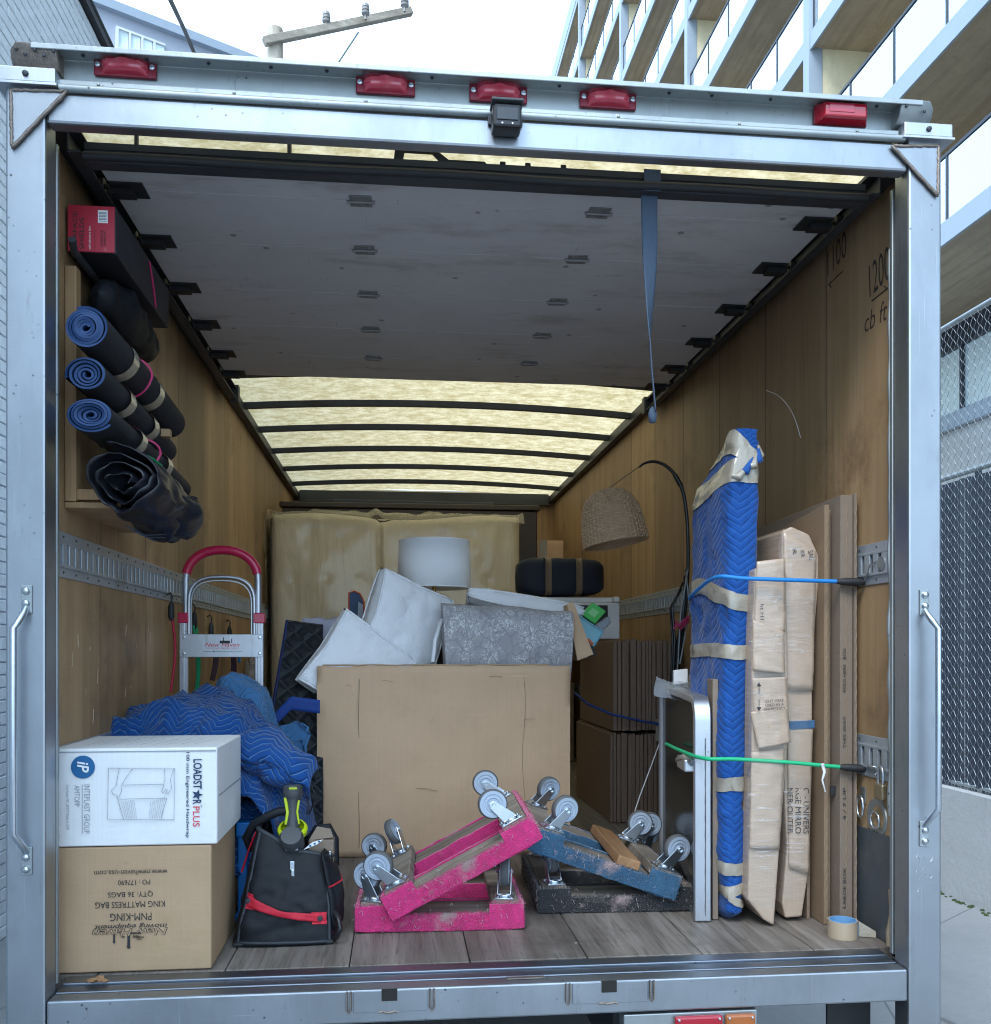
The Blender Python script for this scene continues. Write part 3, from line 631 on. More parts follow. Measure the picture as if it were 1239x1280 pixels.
# marker lamps
for i, (px, py, wpx) in enumerate(((157, 84, 76), (482, 106, 72), (623, 116, 69), (760, 124, 70), (1050, 146, 68))):
    c = at(px, py, .022); wd = .152; h = .052
    if i < 4:
        ml = part('marker_lamp', B().cbox((c.x, .022, c.z), (wd, .010, h)), M['lens_base'], bev=.003)
        le = B()
        def lf(u, v, c=c):
            x = (u-.5)*.112; ridge = .006*math.exp(-((v-.5)/.09)**2); bulb = .008*math.exp(-((u-.5)/.12)**2-((v-.5)/.2)**2)
            arch = .019*min(1, 6*min(u, 1-u))**.5*(min(1, 5*min(v, 1-v)))**.5
            return V((c.x+x, .017-arch-ridge-bulb, c.z+(v-.5)*.048+.003*math.cos((u-.5)*3)))
        part('lamp_lens', le.sheet(lf, 28, 16), M['lens_red'], ml, smooth=60)
        for s in (-1, 1): part('screw', B().lathe([(.007, 0), (.007, .003), (.003, .005), (0, .004)], 10, frame((c.x+s*.066, .0165, c.z), (1, 0, 0), (0, 0, 1))), M['chrome'], ml, smooth=40)
    else:
        ml = part('marker_lamp', B().cbox((c.x, .022, c.z), (.15, .010, .052)), M['lens_base'], bev=.003)
        b = B(); fr_ = [(-.073, -.026), (.073, -.026), (.073, .026), (-.073, .026)]; tp = [(-.058, -.02), (.058, -.02), (.058, .018), (-.058, .018)]
        A_ = [b.bm.verts.new((c.x+x, .017, c.z+z)) for x, z in fr_]; B_ = [b.bm.verts.new((c.x+x, -.016, c.z+z)) for x, z in tp]
        for k in range(4): b.f([A_[k], A_[(k+1) % 4], B_[(k+1) % 4], B_[k]])
        b.f(B_); part('lamp_lens', b, M['lens_red2'], ml, bev=.004)
        part('lens_glint', B().cbox((c.x-.012, -.0165, c.z+.002), (.07, .002, .022)), M['lens_red'], ml, bev=.001)
# reversing camera
c = at(633, 150, -.03)
rc = part('reversing_camera', B().cbox((c.x, -.030, c.z), (.074, .052, .062)), M['black_gloss'], bev=.006)
part('camera_hood', B().cbox((c.x, -.034, c.z+.034), (.082, .066, .007)), M['tool_gray'], rc, bev=.002)
part('camera_window', B().cbox((c.x, -.0572, c.z+.002), (.055, .003, .032)), M['mirror_dark'], rc, bev=.001)
for s in (-1, 1): part('camera_led', B().lathe([(.003, 0), (.002, .002), (0, .0025)], 8, frame((c.x+s*.013, -.0566, c.z-.023), (1, 0, 0), (0, 0, 1))), M['chrome'], rc)
part('camera_bracket', B().cbox((c.x, -.006, c.z+.012), (.09, .008, .03)), M['dark_steel'], rc, bev=.002)
# door sill
sl_ = part('sill_beam', B().box(-1.123, 1.123, .001, .054, -.087, 0), M['steel'], bev=.005)
part('sill_strip', B().box(-1.122, 1.122, .057, .103, -.03, .002), M['steel_sill'], bev=.003)
part('sill_strip', B().box(-1.122, 1.122, .106, .158, -.03, .008), M['steel_sill'], bev=.003)
part('sill_slot', B().cbox(tuple(atz(657, 1222, .0035)), (.1, .014, .003)), M['weld'])
for xa, xb in ((-.383, -.171), (.184, .409)):
    lp = part('latch_plate', B().box(xa+.012, xb-.012, -.0025, 0, -.058, -.003), M['steel'], bev=.001)
    for x in (xa, xb): part('latch_loop', B().tube([(x-.005, -.003, -.002), (x-.005, -.006, -.05), (x, -.006, -.058), (x+.005, -.006, -.05), (x+.005, -.003, -.002)], .0025, 6), M['weld'], lp, smooth=60)
    xm = (xa+xb)/2; part('latch_hole', B().cbox((xm-.003, -.003, -.014), (.04, .005, .03)), M['dark_in'], lp)
    part('weld_spot', B().tube([(xm-.03+k*.01, -.004, -.058+.002*math.sin(k*2)) for k in range(6)], .003, 5), M['weld'], lp)
# under the sill
hs = part('lamp_housing', B().box(.335, .70, .005, .06, -.24, -.094), M['galv'], bev=.003)
part('tail_lamp', B().box(.47, .60, -.012, .004, -.235, -.10), M['lens_red2'], hs, bev=.006); part('indicator_lamp', B().box(.608, .69, -.012, .004, -.235, -.10), M['amber'], hs, bev=.006)
for x in (.48, .59, .617, .68): part('screw', B().lathe([(.004, 0), (.003, .003), (0, .004)], 8, frame((x, -.012, -.108), (1, 0, 0), (0, 0, 1))), M['chrome'], hs)
part('step_bar', B().tube([(-1.0, .06, -.2), (.3, .06, -.2)], .025, 10).tube([(-1.0, .06, -.28), (.3, .06, -.28)], .02, 10), M['galv'], smooth=60)
part('chassis', B().box(-.45, -.35, .2, YF, -.32, -.1).box(.35, .45, .2, YF, -.32, -.1).box(-1.1, 1.1, .5, YF, -.1, -.035), M['dark_steel'], bev=.01)
for x0 in (-1.1, .70): part('mud_flap', B().box(x0+.25*(x0 > 0)+.02, x0+.40, .16, .17, -.72, -.09), M['black_rubber'])
for s in (-1, 1):
    wh = part('wheel', B().lathe([(.22, -.10), (.38, -.11), (.42, -.07), (.42, .07), (.38, .11), (.22, .10), (.22, -.10)], 32, Matrix.Translation((s*.9, 1.9, G+.42)) @ Matrix.Rotation(R(90), 4, 'Y')), M['black_rubber'], smooth=40)
    part('rim', B().lathe([(0, -.04), (.1, -.05), (.22, -.08), (.22, .08), (.1, .05), (0, .04)], 24, Matrix.Translation((s*.9, 1.9, G+.42)) @ Matrix.Rotation(R(90), 4, 'Y')), M['white_paint'], wh, smooth=40)
# box shell
for s in (-1, 1):
    x0, x1 = sorted((s*1.205, s*1.218)); part('side_skin', B().box(x0, x1, .092, YF+.04, -.05, 2.27), M['white_skin'])
    x0, x1 = sorted((s*1.19, s*1.204)); part('wall_backing', B().box(x0, x1, .10, YF, -.03, 2.27), M['dark_in'])
part('front_bulkhead', B().box(-1.2, 1.2, YF+.002, YF+.04, -.03, 2.30), M['ply'])
part('nose_cowl', B().box(-1.21, 1.21, YF+.042, YF+.06, -.05, 2.33), M['white_skin'])
def rz(x): return 2.292+.045*(1-(x/1.2)**2)
part('roof_sheet', B().sheet(lambda u, v: V((-1.2+2.4*u, .05+v*(YF+.0), rz(-1.2+2.4*u))), 24, 40), M['roof'], smooth=60)
for y in (.62, 1.24, 1.86, 2.47, 3.08, 3.66, 4.30, 4.95, 5.6):
    b = B(); n = 16
    for i in range(n):
        xa, xb = -1.17+2.34*i/n, -1.17+2.34*(i+1)/n
    sec = [(-.024, -.004), (-.016, -.036), (.016, -.036), (.024, -.004)]
    rings = [[b.bm.verts.new((-1.16+2.32*i/n, y+dy, rz(-1.16+2.32*i/n)+dz-.004)) for dy, dz in sec] for i in range(n+1)]
    for A_, B_ in zip(rings, rings[1:]):
        for k in range(4): b.f([A_[k], A_[(k+1) % 4], B_[(k+1) % 4], B_[k]])
    b.f(rings[0][::-1]); b.f(rings[-1]); part('roof_bow', b, M['dark_steel'], smooth=30)
for s in (-1, 1):
    x0, x1 = sorted((s*1.125, s*1.172)); part('roof_rail', B().box(x0, x1, .1, YF, 2.225, 2.284), M['dark_steel'], bev=.004)
    b = B().box(*sorted((s*1.088, s*1.122)), .14, 2.62, 2.232, 2.238).box(*sorted((s*1.088, s*1.122)), .14, 2.62, 2.176, 2.182).box(*sorted((s*1.117, s*1.1225)), .14, 2.62, 2.183, 2.231)
    part('door_track', b, M['dark_steel'], bev=.002)
    part('track_brace', B().cbox((s*1.10, 2.6, 2.21), (.04, .05, .09)), M['dark_steel'], bev=.003)
part('end_rail', B().box(-1.12, 1.12, YF-.06, YF, 2.2, 2.30), M['dark_steel'])
# plywood lining boards
ys = [.11, .588]+[.588+.525*k for k in range(1, 11)]; ys[-1] = YF
for s in (-1, 1):
    for a, c in zip(ys, ys[1:]):
        x0, x1 = sorted((s*1.172, s*1.189)); part('wall_board', B().box(x0, x1, a+.003, c-.003, .012, 2.28), M['ply'])
    for a in ys[1:-1]: part('board_joint', B().box(*sorted((s*1.1728, s*1.1885)), a-.0028, a+.0028, .012, 2.279), M['dark_in'])
# floor planks
xs_ = [-1.17, -1.05, -.72, -.39, -.06, .27, .60, .93, 1.17]
for a, c in zip(xs_, xs_[1:]):
    part('floor_plank', B().box(a+.0015, c-.0015, .161, YF, -.03, .010+random.uniform(-.0008, .0008)), M['floor'], bev=.002)
part('subfloor', B().box(-1.18, 1.18, .16, YF, -.034, -.031), M['dark_in'])
# logistic tracks
def etrack(s, z0, z1, y0, y1):
    h = z1-z0; m = .26*h; f = s*1.1715; b = B(); g = lambda d: sorted((f, f-s*d))
    b.box(*g(.004), y0, y1, z0, z0+m); b.box(*g(.004), y0, y1, z1-m, z1)
    b.box(*g(.011), y0, y1, z0+m*.82, z0+m*1.08); b.box(*g(.011), y0, y1, z1-m*1.08, z1-m*.82)
    y = y0+.012
    while y < y1-.02:
        b.box(*g(.010), y, y+.031, z0+m*.98, z1-m*.98); y += .0508
    e = part('logistic_track', b, M['track'], bev=.0015)
    part('slot_shade', B().box(*g(.0012), y0+.001, y1-.001, z0+m*.8, z1-m*.8), M['dark_in'], e)  # added dark strip over the plywood, shade of the slots put into colour
    k = 0; y = y0+.03
    while y < min(y1, 3.2):
        for zz in (z0+m*.42, z1-m*.42): inst(rv, e, Matrix.Translation((f-s*.004, y, zz)) @ Matrix.Rotation(-s*R(90), 4, 'Y') @ Matrix.Scale(.7, 4))
        y += .1016
    return e
etrack(-1, 1.068, 1.193, .12, 5.9); etrack(1, 1.068, 1.193, .12, 5.9); etrack(1, .485, .61, .12, 5.9); etrack(-1, .485, .61, .12, 5.9)
# steel scuff plate, floor rings and weather strip by the right post
part('scuff_plate', B().box(1.166, 1.1712, .12, 1.5, .012, .325), M['dark_steel'] if 0 else pm('grey_scuff_plate', (.10, .12, .14), .45, .5, .2, 7, (.2, .2, .2)), bev=.001)
rd = atx(1097, 1022, 1.171)
pl = part('ring_plate', B().lathe([(.058, 0), (.056, .004), (.03, -.002), (.02, -.004), (0, -.004)], 24, frame(rd, (0, -1, 0), (0, 0, 1))), M['galv'], smooth=40)
part('pull_ring', B().tube([rd+V((-.008, .026*math.cos(k*.6283), .026*math.sin(k*.6283)-.008)) for k in range(10)], .0035, 6, closed=True), M['chrome'], pl, smooth=60)
r2 = atx(1080, 1012, 1.171); pl = part('ring_plate', B().cbox(r2+V((-.002, 0, .045)), (.004, .03, .05)), M['galv'], bev=.001)
part('pull_ring', B().tube([r2+V((-.012, .02*math.cos(k*.6283), .034*math.sin(k*.6283)+.01)) for k in range(10)], .004, 6, closed=True), M['chrome'], pl, smooth=60)
ws = [(1.134+.004*nz((0, k*.3, 0)), .114, .40+k*.035) for k in range(47)]
part('weather_strip', B().tube(ws, [.006+.0022*math.sin(k*1.3) for k in range(47)], 7), M['galv'], smooth=60)
part('weather_strip_end', B().tube([(1.132, .113, .03), (1.128, .112, .07), (1.135, .113, .12), (1.131, .113, .19)], [.010, .007, .0035, .0025], 6), M['tan_strap'], smooth=60)
# rolled-up door under the roof
db = [.20, .376, .715, 1.105, 1.49, 1.87, 2.20]
pn = []
for a, c in zip(db, db[1:]): pn.append(part('door_panel', B().box(-1.075, 1.075, a+.0018, c-.0018, 2.198, 2.219), M['door'], bev=.001))
part('gap_light_stop', B().box(-1.07, 1.07, .21, 2.195, 2.2205, 2.224), M['dark_steel'])  # added dark sheet, keeps roof light out of the panel gaps
bar = part('door_bottom_bar', B().box(-1.08, 1.08, .150, .198, 2.158, 2.203), M['dark_steel'], bev=.004)
part('rubber_seal', B().tube([(-1.08+k*.12, .142, 2.168+.002*math.sin(k)) for k in range(19)], .012, 8), M['black_rubber'], bar, smooth=60)
part('seal_retainer', B().box(-1.08, 1.08, .147, .1495, 2.19, 2.208), M['dark_steel'], bar)
lt = B(); z0 = 2.203
lt.hull([(-.27, .15, z0), (-.266, .15, z0+.034), (-.15, .15, z0+.034), (-.12, .15, z0+.012), (-.02, .15, z0+.012), (-.01, .15, z0), (-.1, .15, z0), (-.14, .15, z0+.002), (-.165, .15, z0+.026), (-.24, .15, z0+.026), (-.245, .15, z0)], (0, .006, 0))
part('door_latch', lt, M['black_gloss'], bar)
for x in (.03, .10, .20): part('latch_stop', B().box(x-.008, x+.008, .15, .156, z0, z0+.016), M['black_gloss'], bar, bev=.002)
for x in (-.95, -.55): part('hanger_bolt', B().tube([(x, .16, 2.203), (x, .16, 2.30)], .006, 6), M['dark_steel'], bar)
hp = None
for i, y in enumerate(db[1:-1]):
    for x in (-.367, .348):
        Mx = Matrix.Translation((x, y, 2.198)) @ Matrix.Rotation(random.uniform(-.04, .04), 4, 'Z')
        if hp is None:
            hp = part('hinge', B().box(-.033, .033, -.034, .034, -.0035, 0).tube([(-.042, 0, -.005), (.042, 0, -.005)], .005, 6).cbox((-.016, .02, -.005), (.011, .011, .004)).cbox((.016, .02, -.005), (.011, .011, .004)).cbox((-.016, -.02, -.005), (.011, .011, .004)).cbox((.016, -.02, -.005), (.011, .011, .004)), pm('hinge_steel', (.24, .24, .24), .45, .3, .3, 30, (.06, .04, .03)), pn[0], world=False, bev=.001); hp.matrix_local = WM[pn[0].name].inverted() @ Mx
        else: inst(hp, pn[i], Mx)
rb = None
for i, y in enumerate(db[1:]):
    for s in (-1, 1):
        Mx = Matrix.Translation((s*1.03, y-.03*(i == 5), 2.197)) @ Matrix.Scale(s, 4, (1, 0, 0))
        if rb is None:
            rb = part('roller_bracket', B().box(-.05, .045, -.045, .045, -.005, 0).box(-.02, .05, -.02, .02, -.022, -.0055).tube([(.0, 0, -.012), (.075, 0, .008)], .007, 6).lathe([(.0, -.01), (.02, -.01), (.02, .01), (0, .01)], 12, Matrix.Translation((.075, 0, .008)) @ Matrix.Rotation(R(90), 4, 'Y')), M['black_rubber'], pn[0], world=False, bev=.001); rb.matrix_local = WM[pn[0].name].inverted() @ Mx
        else: inst(rb, pn[min(i, 5)], Mx)
# pull strap hanging from the door
s0 = at(810, 222, .19); s1 = at(814, 518, .19)
def strap(u, v):
    z = 2.19+(s1.z-2.19)*v; tw = 0 if v < .25 else 1.35*min(1, (v-.25)/.45)
    wd = .048*(1-.25*v); x = s0.x+(s1.x-s0.x)*v+.008*math.sin(v*7)*v
    return V((x+(u-.5)*wd*math.cos(tw), .175+.012*math.sin(v*5)+(u-.5)*wd*math.sin(tw), z))
st = part('pull_strap', B().sheet(strap, 6, 60), M['strap_gray'], smooth=60, solid=.003)
part('strap_knot', B().lathe([(0, -.03), (.010, -.026), (.013, -.005), (.009, .012), (0, .02)], 10, Matrix.Translation((s1.x, .175, s1.z))), M['strap_gray'], st, smooth=60)
part('strap_loop', B().box(s0.x-.024, s0.x+.024, .1415, .1445, 2.155, 2.215), M['strap_gray'], st)
# timber cleats on the left lining
cl = part('timber_cleat', B().box(-1.171, -1.140, .27, .31, 1.28, 1.93), M['cleat'], bev=.003)
part('cleat_peg', B().box(-1.14, -1.02, .275, .305, 1.285, 1.315), M['cleat'], cl, bev=.002); part('cleat_shelf', B().box(-1.171, -1.02, .27, .82, 1.262, 1.278), M['cleat'], cl, bev=.002)
part('cleat_peg', B().box(-1.171, -.99, .70, .73, 1.56, 1.585), M['cleat'], cl, bev=.002)
# scrapes
part('scrape_mark', B().tube(smooth_path([atx(x, y, 1.1715) for x, y in ((958, 488), (972, 494), (985, 507), (994, 524), (1001, 547))], 5), .0011, 4), M['cushion'])
b = B(); random.seed(21)
for k in range(14):
    p = at(random.uniform(1145, 1168), random.uniform(1068, 1112), -.0006); q = p+V((random.uniform(-.006, .006), 0, random.uniform(-.016, .016))); b.tube([p, p.lerp(q, .5)+V((.002, 0, 0)), q], random.uniform(.0008, .002), 4, flat=.3)
part('scuff_mark', b, M['white_paint'], kind='stuff')
M['scrape'] = pm('scraped_ply', (.52, .43, .32), .8)
for k in range(22):
    px_, py_ = random.uniform(85, 215), random.uniform(790, 900); p = atx(px_, py_, -1.1716); part('scrape_mark', B().tube([p, p+V((0, random.uniform(-.015, .03), random.uniform(-.05, .05)))], random.uniform(.0004, .0010), 4, flat=.4), M['scrape'])
# pen notes on the right lining
def wall_text(body, x0, y0, x1, y1, h, par=T):
    a = atx(x0, y0, 1.1712); c = atx(x1, y1, 1.1712); text(body, M['pen'], par, frame((a+c)/2, (c-a), (0, 0, 1)), w=(c-a).length, h=h, shear=.15, bold=-.004, name='pen_note')
wall_text('1100', 1034, 331, 1058, 303, .085); wall_text('1200', 1086, 353, 1112, 326, .10); wall_text('cb ft', 1081, 404, 1109, 386, .06)
def pen(pts): part('pen_note', B().tube([atx(x, y, 1.1712) for x, y in pts], .0022, 4), M['pen'])
pen([(1054, 339), (1045, 347), (1036, 356), (1039, 359)]); pen([(1036, 356), (1039, 352)]); pen([(1090, 376), (1100, 368), (1110, 360), (1106, 358)])
# ---------------------------------------------------------------- left-hand cargo
def carton(t, x0, x1, y0, y1, z0, z1, mat, dent=.004, seed=0, n=14, name='carton_body', top=True):
    """a closed board box whose faces bow and dent slightly"""
    b = B()
    def face(o, ux, vy, nr):
        def fn(u, v):
            p = V(o)+V(ux)*u+V(vy)*v; e = min(1, 9*min(u, 1-u))*min(1, 9*min(v, 1-v))
            return p+V(nr)*(dent*e*(fbm(p, 5, seed)*1.2+.35))
        b.sheet(fn, n, n)
    dx, dy, dz = x1-x0, y1-y0, z1-z0
    face((x0, y0, z0), (dx, 0, 0), (0, 0, dz), (0, -1, 0)); face((x1, y1, z0), (-dx, 0, 0), (0, 0, dz), (0, 1, 0))
    face((x1, y0, z0), (0, dy, 0), (0, 0, dz), (1, 0, 0)); face((x0, y1, z0), (0, -dy, 0), (0, 0, dz), (-1, 0, 0))
    if top: face((x0, y0, z1), (dx, 0, 0), (0, dy, 0), (0, 0, 1))
    face((x0, y1, z0), (dx, 0, 0), (0, -dy, 0), (0, 0, -1))
    bmesh.ops.remove_doubles(b.bm, verts=b.bm.verts, dist=.0004)
    return obj(name, b, mat, t, smooth=35, bev=.0035)
FR = lambda x, y, z, up=(0, 0, 1), xd=(1, 0, 0): frame((x, y, z), xd, up)
# brown carton
t = thing('brown_carton', 'brown cardboard carton printed upside down, under the white carton', 'carton', (-.96, .36, .01))
carton(t, -1.165, -.758, .170, .55, .012, .345, M['card_brown'], .003, 1)
yb = .1685; UP = (0, 0, -1); XD = (-1, 0, 0)
def onb(px, py): p = at(px, py, yb-.0035); return p
def ptxt(body, px0, px1, py, hpx, **k):
    a, c = onb(px0, py), onb(px1, py); sc = (c.x-a.x)/(px1-px0)
    return text(body, k.pop('m', M['ink']), t, frame((a+c)/2, XD, UP), w=(c.x-a.x), h=hpx*sc, **k)
K = 225/1239
px = lambda x: 75+x*K
py = lambda y: 1050+y*K
ptxt('www.newhaven-usa.com', px(235), px(740), py(225), 7.0); ptxt('PO : 177690', px(400), px(620), py(292), 6.5, bold=-.004)
ptxt('QTY: 36 BAGS', px(330), px(640), py(372), 8.0); ptxt('KING MATTRESS BAG', px(243), px(722), py(445), 8.0); ptxt('PNM-KING', px(345), px(630), py(530), 10)
ptxt('moving equipment', px(235), px(738), py(592), 7.5, shear=.25, bold=.008)
ptxt('New Haven', px(220), px(742), py(635), 10, shear=.25, bold=.03)
l2 = ptxt('New Haven', px(226), px(736), py(635), 8.8, shear=.25, m=M['card_brown'], bold=-.004, lift=.001)
b = B()
for (x0, y0, x1, y1, w_) in ((372, 650, 372, 712, 3), (362, 700, 382, 700, 2), (472, 650, 472, 748, 4.5), (458, 735, 486, 735, 2.5), (462, 690, 482, 690, 2), (425, 668, 445, 668, 5), (490, 640, 560, 640, 9), (500, 668, 580, 668, 4.5), (505, 655, 545, 690, 2), (525, 655, 560, 688, 2)):
    b.tube([onb(px(x0), py(y0)), onb(px(x1), py(y1))], w_*.00085, 5, flat=.15)
obj('emblem', b, M['ink'], t)
# white carton
t = thing('white_carton', 'white stretch-film carton lying on top of the brown carton', 'carton', (-.95, .36, .347))
carton(t, -1.168, -.742, .168, .552, .348, .608, M['card_white'], .0025, 4)
yb = .1655
def rot_txt(body, pxc, py0, py1, wpx, m=M['ink'], **k):       # reads downwards
    p0_, p1_ = at(pxc, py0, yb-.002), at(pxc, py1, yb-.002); sc = (p0_.z-p1_.z)/(py1-py0)
    return text(body, m, t, frame((p0_+p1_)/2, (0, 0, -1), (1, 0, 0)), w=(p0_.z-p1_.z), h=wpx*sc, **k)
wx = lambda x: 75+x*K
wyy = lambda y: 920+y*K
rot_txt('LOADST', wx(947), wyy(160), wyy(365), 10.5, M['ink_navy'], bold=.02); rot_txt('R', wx(943), wyy(440), wyy(470), 10.5, M['ink_navy'], bold=.02); rot_txt('PLUS', wx(938), wyy(485), wyy(625), 8.5, M['ink_red'], bold=.01)
rot_txt('TM', wx(972), wyy(472), wyy(490), 2.5, M['ink_navy'])
rot_txt('100 mm Engineered Handwrap', wx(877), wyy(112), wyy(700), 5.2, M['ink_navy'], bold=.012)
rot_txt('INTEPLAST GROUP', wx(185), wyy(335), wyy(672), 7.0, M['ink_gray']); rot_txt('AMTOPP', wx(117), wyy(340), wyy(485), 6.5, M['ink_gray']); rot_txt('Charlotte, NC 28273 Made in USA', wx(52), wyy(335), wyy(645), 4.0, M['ink_gray'])
def wline(pts, r=.0012, m=M['ink_navy'], nm='print_line'): obj(nm, B().tube([at(wx(x), wyy(y), yb-.0022) for x, y in pts], r, 4, flat=.3, caps=True), m, t)
wline([(153, 335), (153, 675)], .0008, M['ink_gray'])
sc5 = []
for k in range(10):
    r_ = .0155 if k % 2 == 0 else .0065; a = math.pi/2+k*math.pi/5-math.pi/2; sc5.append((r_*math.cos(a), r_*math.sin(a)))
obj('print_star', B().prism(sc5, .0006, frame(at(wx(945), wyy(405), yb-.0015), (1, 0, 0), (0, 0, 1))), M['ink_navy'], t)
obj('print_roundel', B().lathe([(.0305, 0), (.0305, .0006), (0, .0006)], 32, frame(at(wx(158), wyy(214), yb-.0015), (1, 0, 0), (0, 0, 1))), M['ink_blue'], t)
rot_txt('iP', wx(160), wyy(175), wyy(252), 14, M['ink_white'], shear=.2, bold=.02, lift=.0015)
for q in ([(333, 222), (791, 222), (785, 575), (328, 575), (333, 222)], [(407, 226), (395, 290), (388, 340), (355, 375), (362, 400), (392, 408), (400, 440), (412, 405), (425, 380), (420, 350), (440, 310), (498, 228)], [(720, 226), (724, 290), (712, 345), (700, 380), (708, 394), (730, 365), (740, 372), (726, 398), (745, 395), (770, 360), (760, 300), (782, 228)], [(430, 338), (710, 332)], [(408, 435), (735, 428)], [(400, 442), (438, 572)], [(735, 428), (695, 570)]): wline(q)
for k in range(8): wline([(425+k*12, 455-k*2), (450+k*11, 570)], .0007); wline([(625+k*14, 455-k*6), (612+k*12, 570)], .0007)
obj('flap_gap', B().box(-1.16, -.745, .1655, .1675, .598, .6005), M['ink_gray'], t); obj('flap_gap', B().box(-.7405, -.7385, .18, .55, .475, .478), M['ink_gray'], t)
for k in range(9): obj('print_line', B().tube([(-1.1+k*.036, .22, .6125), (-1.07+k*.036, .38, .6125)], .001, 4, flat=.3), M['ink_gray'], t)

# red-ended box of floor film on a wall pipe
t = thing('film_box', 'long black box with a red printed end, high on the left wall', 'box', (-1.1, .58, 1.965))
carton(t, -1.165, -1.035, .275, .88, 1.968, 2.098, pm('black_printed_board', (.02, .022, .028), .5, 0, .3, 9, (.12, .12, .13), (.62, .8)), .003, 9)
yb = .270; obj('red_end', B().box(-1.163, -1.038, yb, .2735, 1.969, 2.097), pm('red_printed_end', (.42, .016, .04), .45, 0, .12, 10, (.62, .5, .5), (.66, .8), 12), t, bev=.002)
def up_txt(body, x, z0, z1, h, m=M['ink'], **k): return text(body, m, t, frame((x, yb-.001, (z0+z1)/2), (0, 0, 1), (-1, 0, 0)), w=z1-z0, h=h, **k)
up_txt('SURFACE', -1.143, 1.975, 2.078, .012, bold=.01); up_txt('SHIELDS', -1.125, 1.975, 2.062, .013, bold=.01); up_txt('self-adhesive film', -1.104, 1.975, 2.04, .005, M['ink_white']); up_txt('protect floors', -1.09, 1.98, 2.03, .004)
up_txt('SURFACE\nSHIELDS', -1.068, 1.985, 2.03, .014)
lb = obj('barcode_label', B().box(-1.082, -1.056, yb-.0008, yb, 2.05, 2.085), M['ink_white'], t)
for k in range(7): obj('barcode_bar', B().box(-1.079, -1.059, yb-.0016, yb-.0009, 2.054+k*.004, 2.0555+k*.004+.0012*(k % 2)), M['ink_gray'], lb)
obj('pink_tie', B().tube([(-1.0335, .62, 2.09), (-1.032, .66, 2.03), (-1.034, .70, 1.975)], .0035, 5), M['pink_band'], t)
t = obj('wall_pipe', B().tube([at(90, 299, .20), V((-1.135, .24, 1.955)), V((-1.135, .85, 1.955))], .0105, 10).tube([V((-1.135, .8, 1.955)), V((-1.17, .8, 1.955))], .008, 8), M['dark_steel'], smooth=60)
tag(t, 'black steel pipe fixed to the left wall, under the red-ended box', 'pipe')
# limp black bag hanging under that box
def bagf(u, v):
    a = 2*math.pi*u; y = .33+.55*v; k = max(0.0, math.sin(math.pi*v))**.35
    p = V((-1.095+.062*k*math.cos(a), y, 1.885+.075*k*math.sin(a))); return p+V((1, 0, 1))*(.014*fbm(p, 14, 3))
t = obj('limp_bag', B().sheet(bagf, 32, 30, wrapu=True), M['black_cloth'], smooth=70)
tag(t, 'limp black cloth bag stuffed under the red-ended box on the pipe', 'bag')
# rolled floor runners
def runner(name_lab, c, r, L, turns, squash, seed, tie):
    t = thing('rolled_runner', name_lab, 'rolled mat', (c.x, c.y+L/2, c.z-r), 'floor runners rolled up on the left wall')
    b = B(); n = int(turns*26); th = .0064; q = []
    for i in range(n+1):
        a = i/26*2*math.pi+seed; rr = r*(.20+.80*i/n)-th/2; q.append((a, rr))
    def pos(a, rr, y): return V((c.x+rr*math.cos(a)*(1+.1*squash)+.004*nz((a*.3, seed, 0)), c.y+y+.012*nz((rr*40, seed, 5)), c.z-squash*.01+rr*math.sin(a)*(1-.22*squash)))
    segs = 10; G_ = []
    for a, rr in q:
        G_.append([[b.bm.verts.new(pos(a, rr+d, L*j/segs)+V((0, 0, -.03*(j/segs)**2))) for d in (-th/2, th/2)] for j in range(segs+1)])
    for i in range(n):
        for j in range(segs):
            A_, B_ = G_[i], G_[i+1]
            b.mi = 1; b.f([A_[j][0], B_[j][0], B_[j+1][0], A_[j+1][0]]); b.mi = 0; b.f([A_[j][1], A_[j+1][1], B_[j+1][1], B_[j][1]])
        b.mi = 1; b.f([G_[i][0][0], G_[i][0][1], G_[i+1][0][1], G_[i+1][0][0]]); b.mi = 0; b.f([G_[i][segs][0], G_[i+1][segs][0], G_[i+1][segs][1], G_[i][segs][1]])
    b.mi = 0; b.f([G_[n][0][0], G_[n][0][1], G_[n][segs][1], G_[n][segs][0]]) if False else None
    obj('rolled_sheet', b, [M['mat_black'], M['mat_blue']], t, smooth=40)
    for k, yv in enumerate((.30, .62)):
        def tf(u, v):
            a = 2*math.pi*u; yy = L*yv+.055*(v-.5)+.012*math.sin(a+k); p = pos(a, r+.0022, yy); return p+V((0, 0, -.03*(yy/L)**2))+V((1, 0, 1))*.0015*nz(p, 60)
        obj('tape_band', B().sheet(tf, 40, 6, wrapu=True), M['tape'], t, smooth=60)
    if tie:
        obj('tie_band', B().tube([pos(2*math.pi*k/30, r+.005, L*.47+.01*math.sin(k*.4))+V((0, 0, -.007)) for k in range(30)], .0035, 5, closed=True, flat=.5), M['pink_band'], t, smooth=60)
    return t
runner('thickest blue-backed black floor runner roll, highest on the left wall', at(107, 409, .10), .055, .90, 6.3, 0, .3, True)
runner('slim blue-backed floor runner roll with a hollow core, middle of the three', at(108, 466, .12), .051, .80, 4.2, .4, 2.2, False)
runner('lowest blue-backed floor runner roll, squashed above the black tarp', at(113, 514, .10), .057, .95, 5.3, .9, 4.0, True)
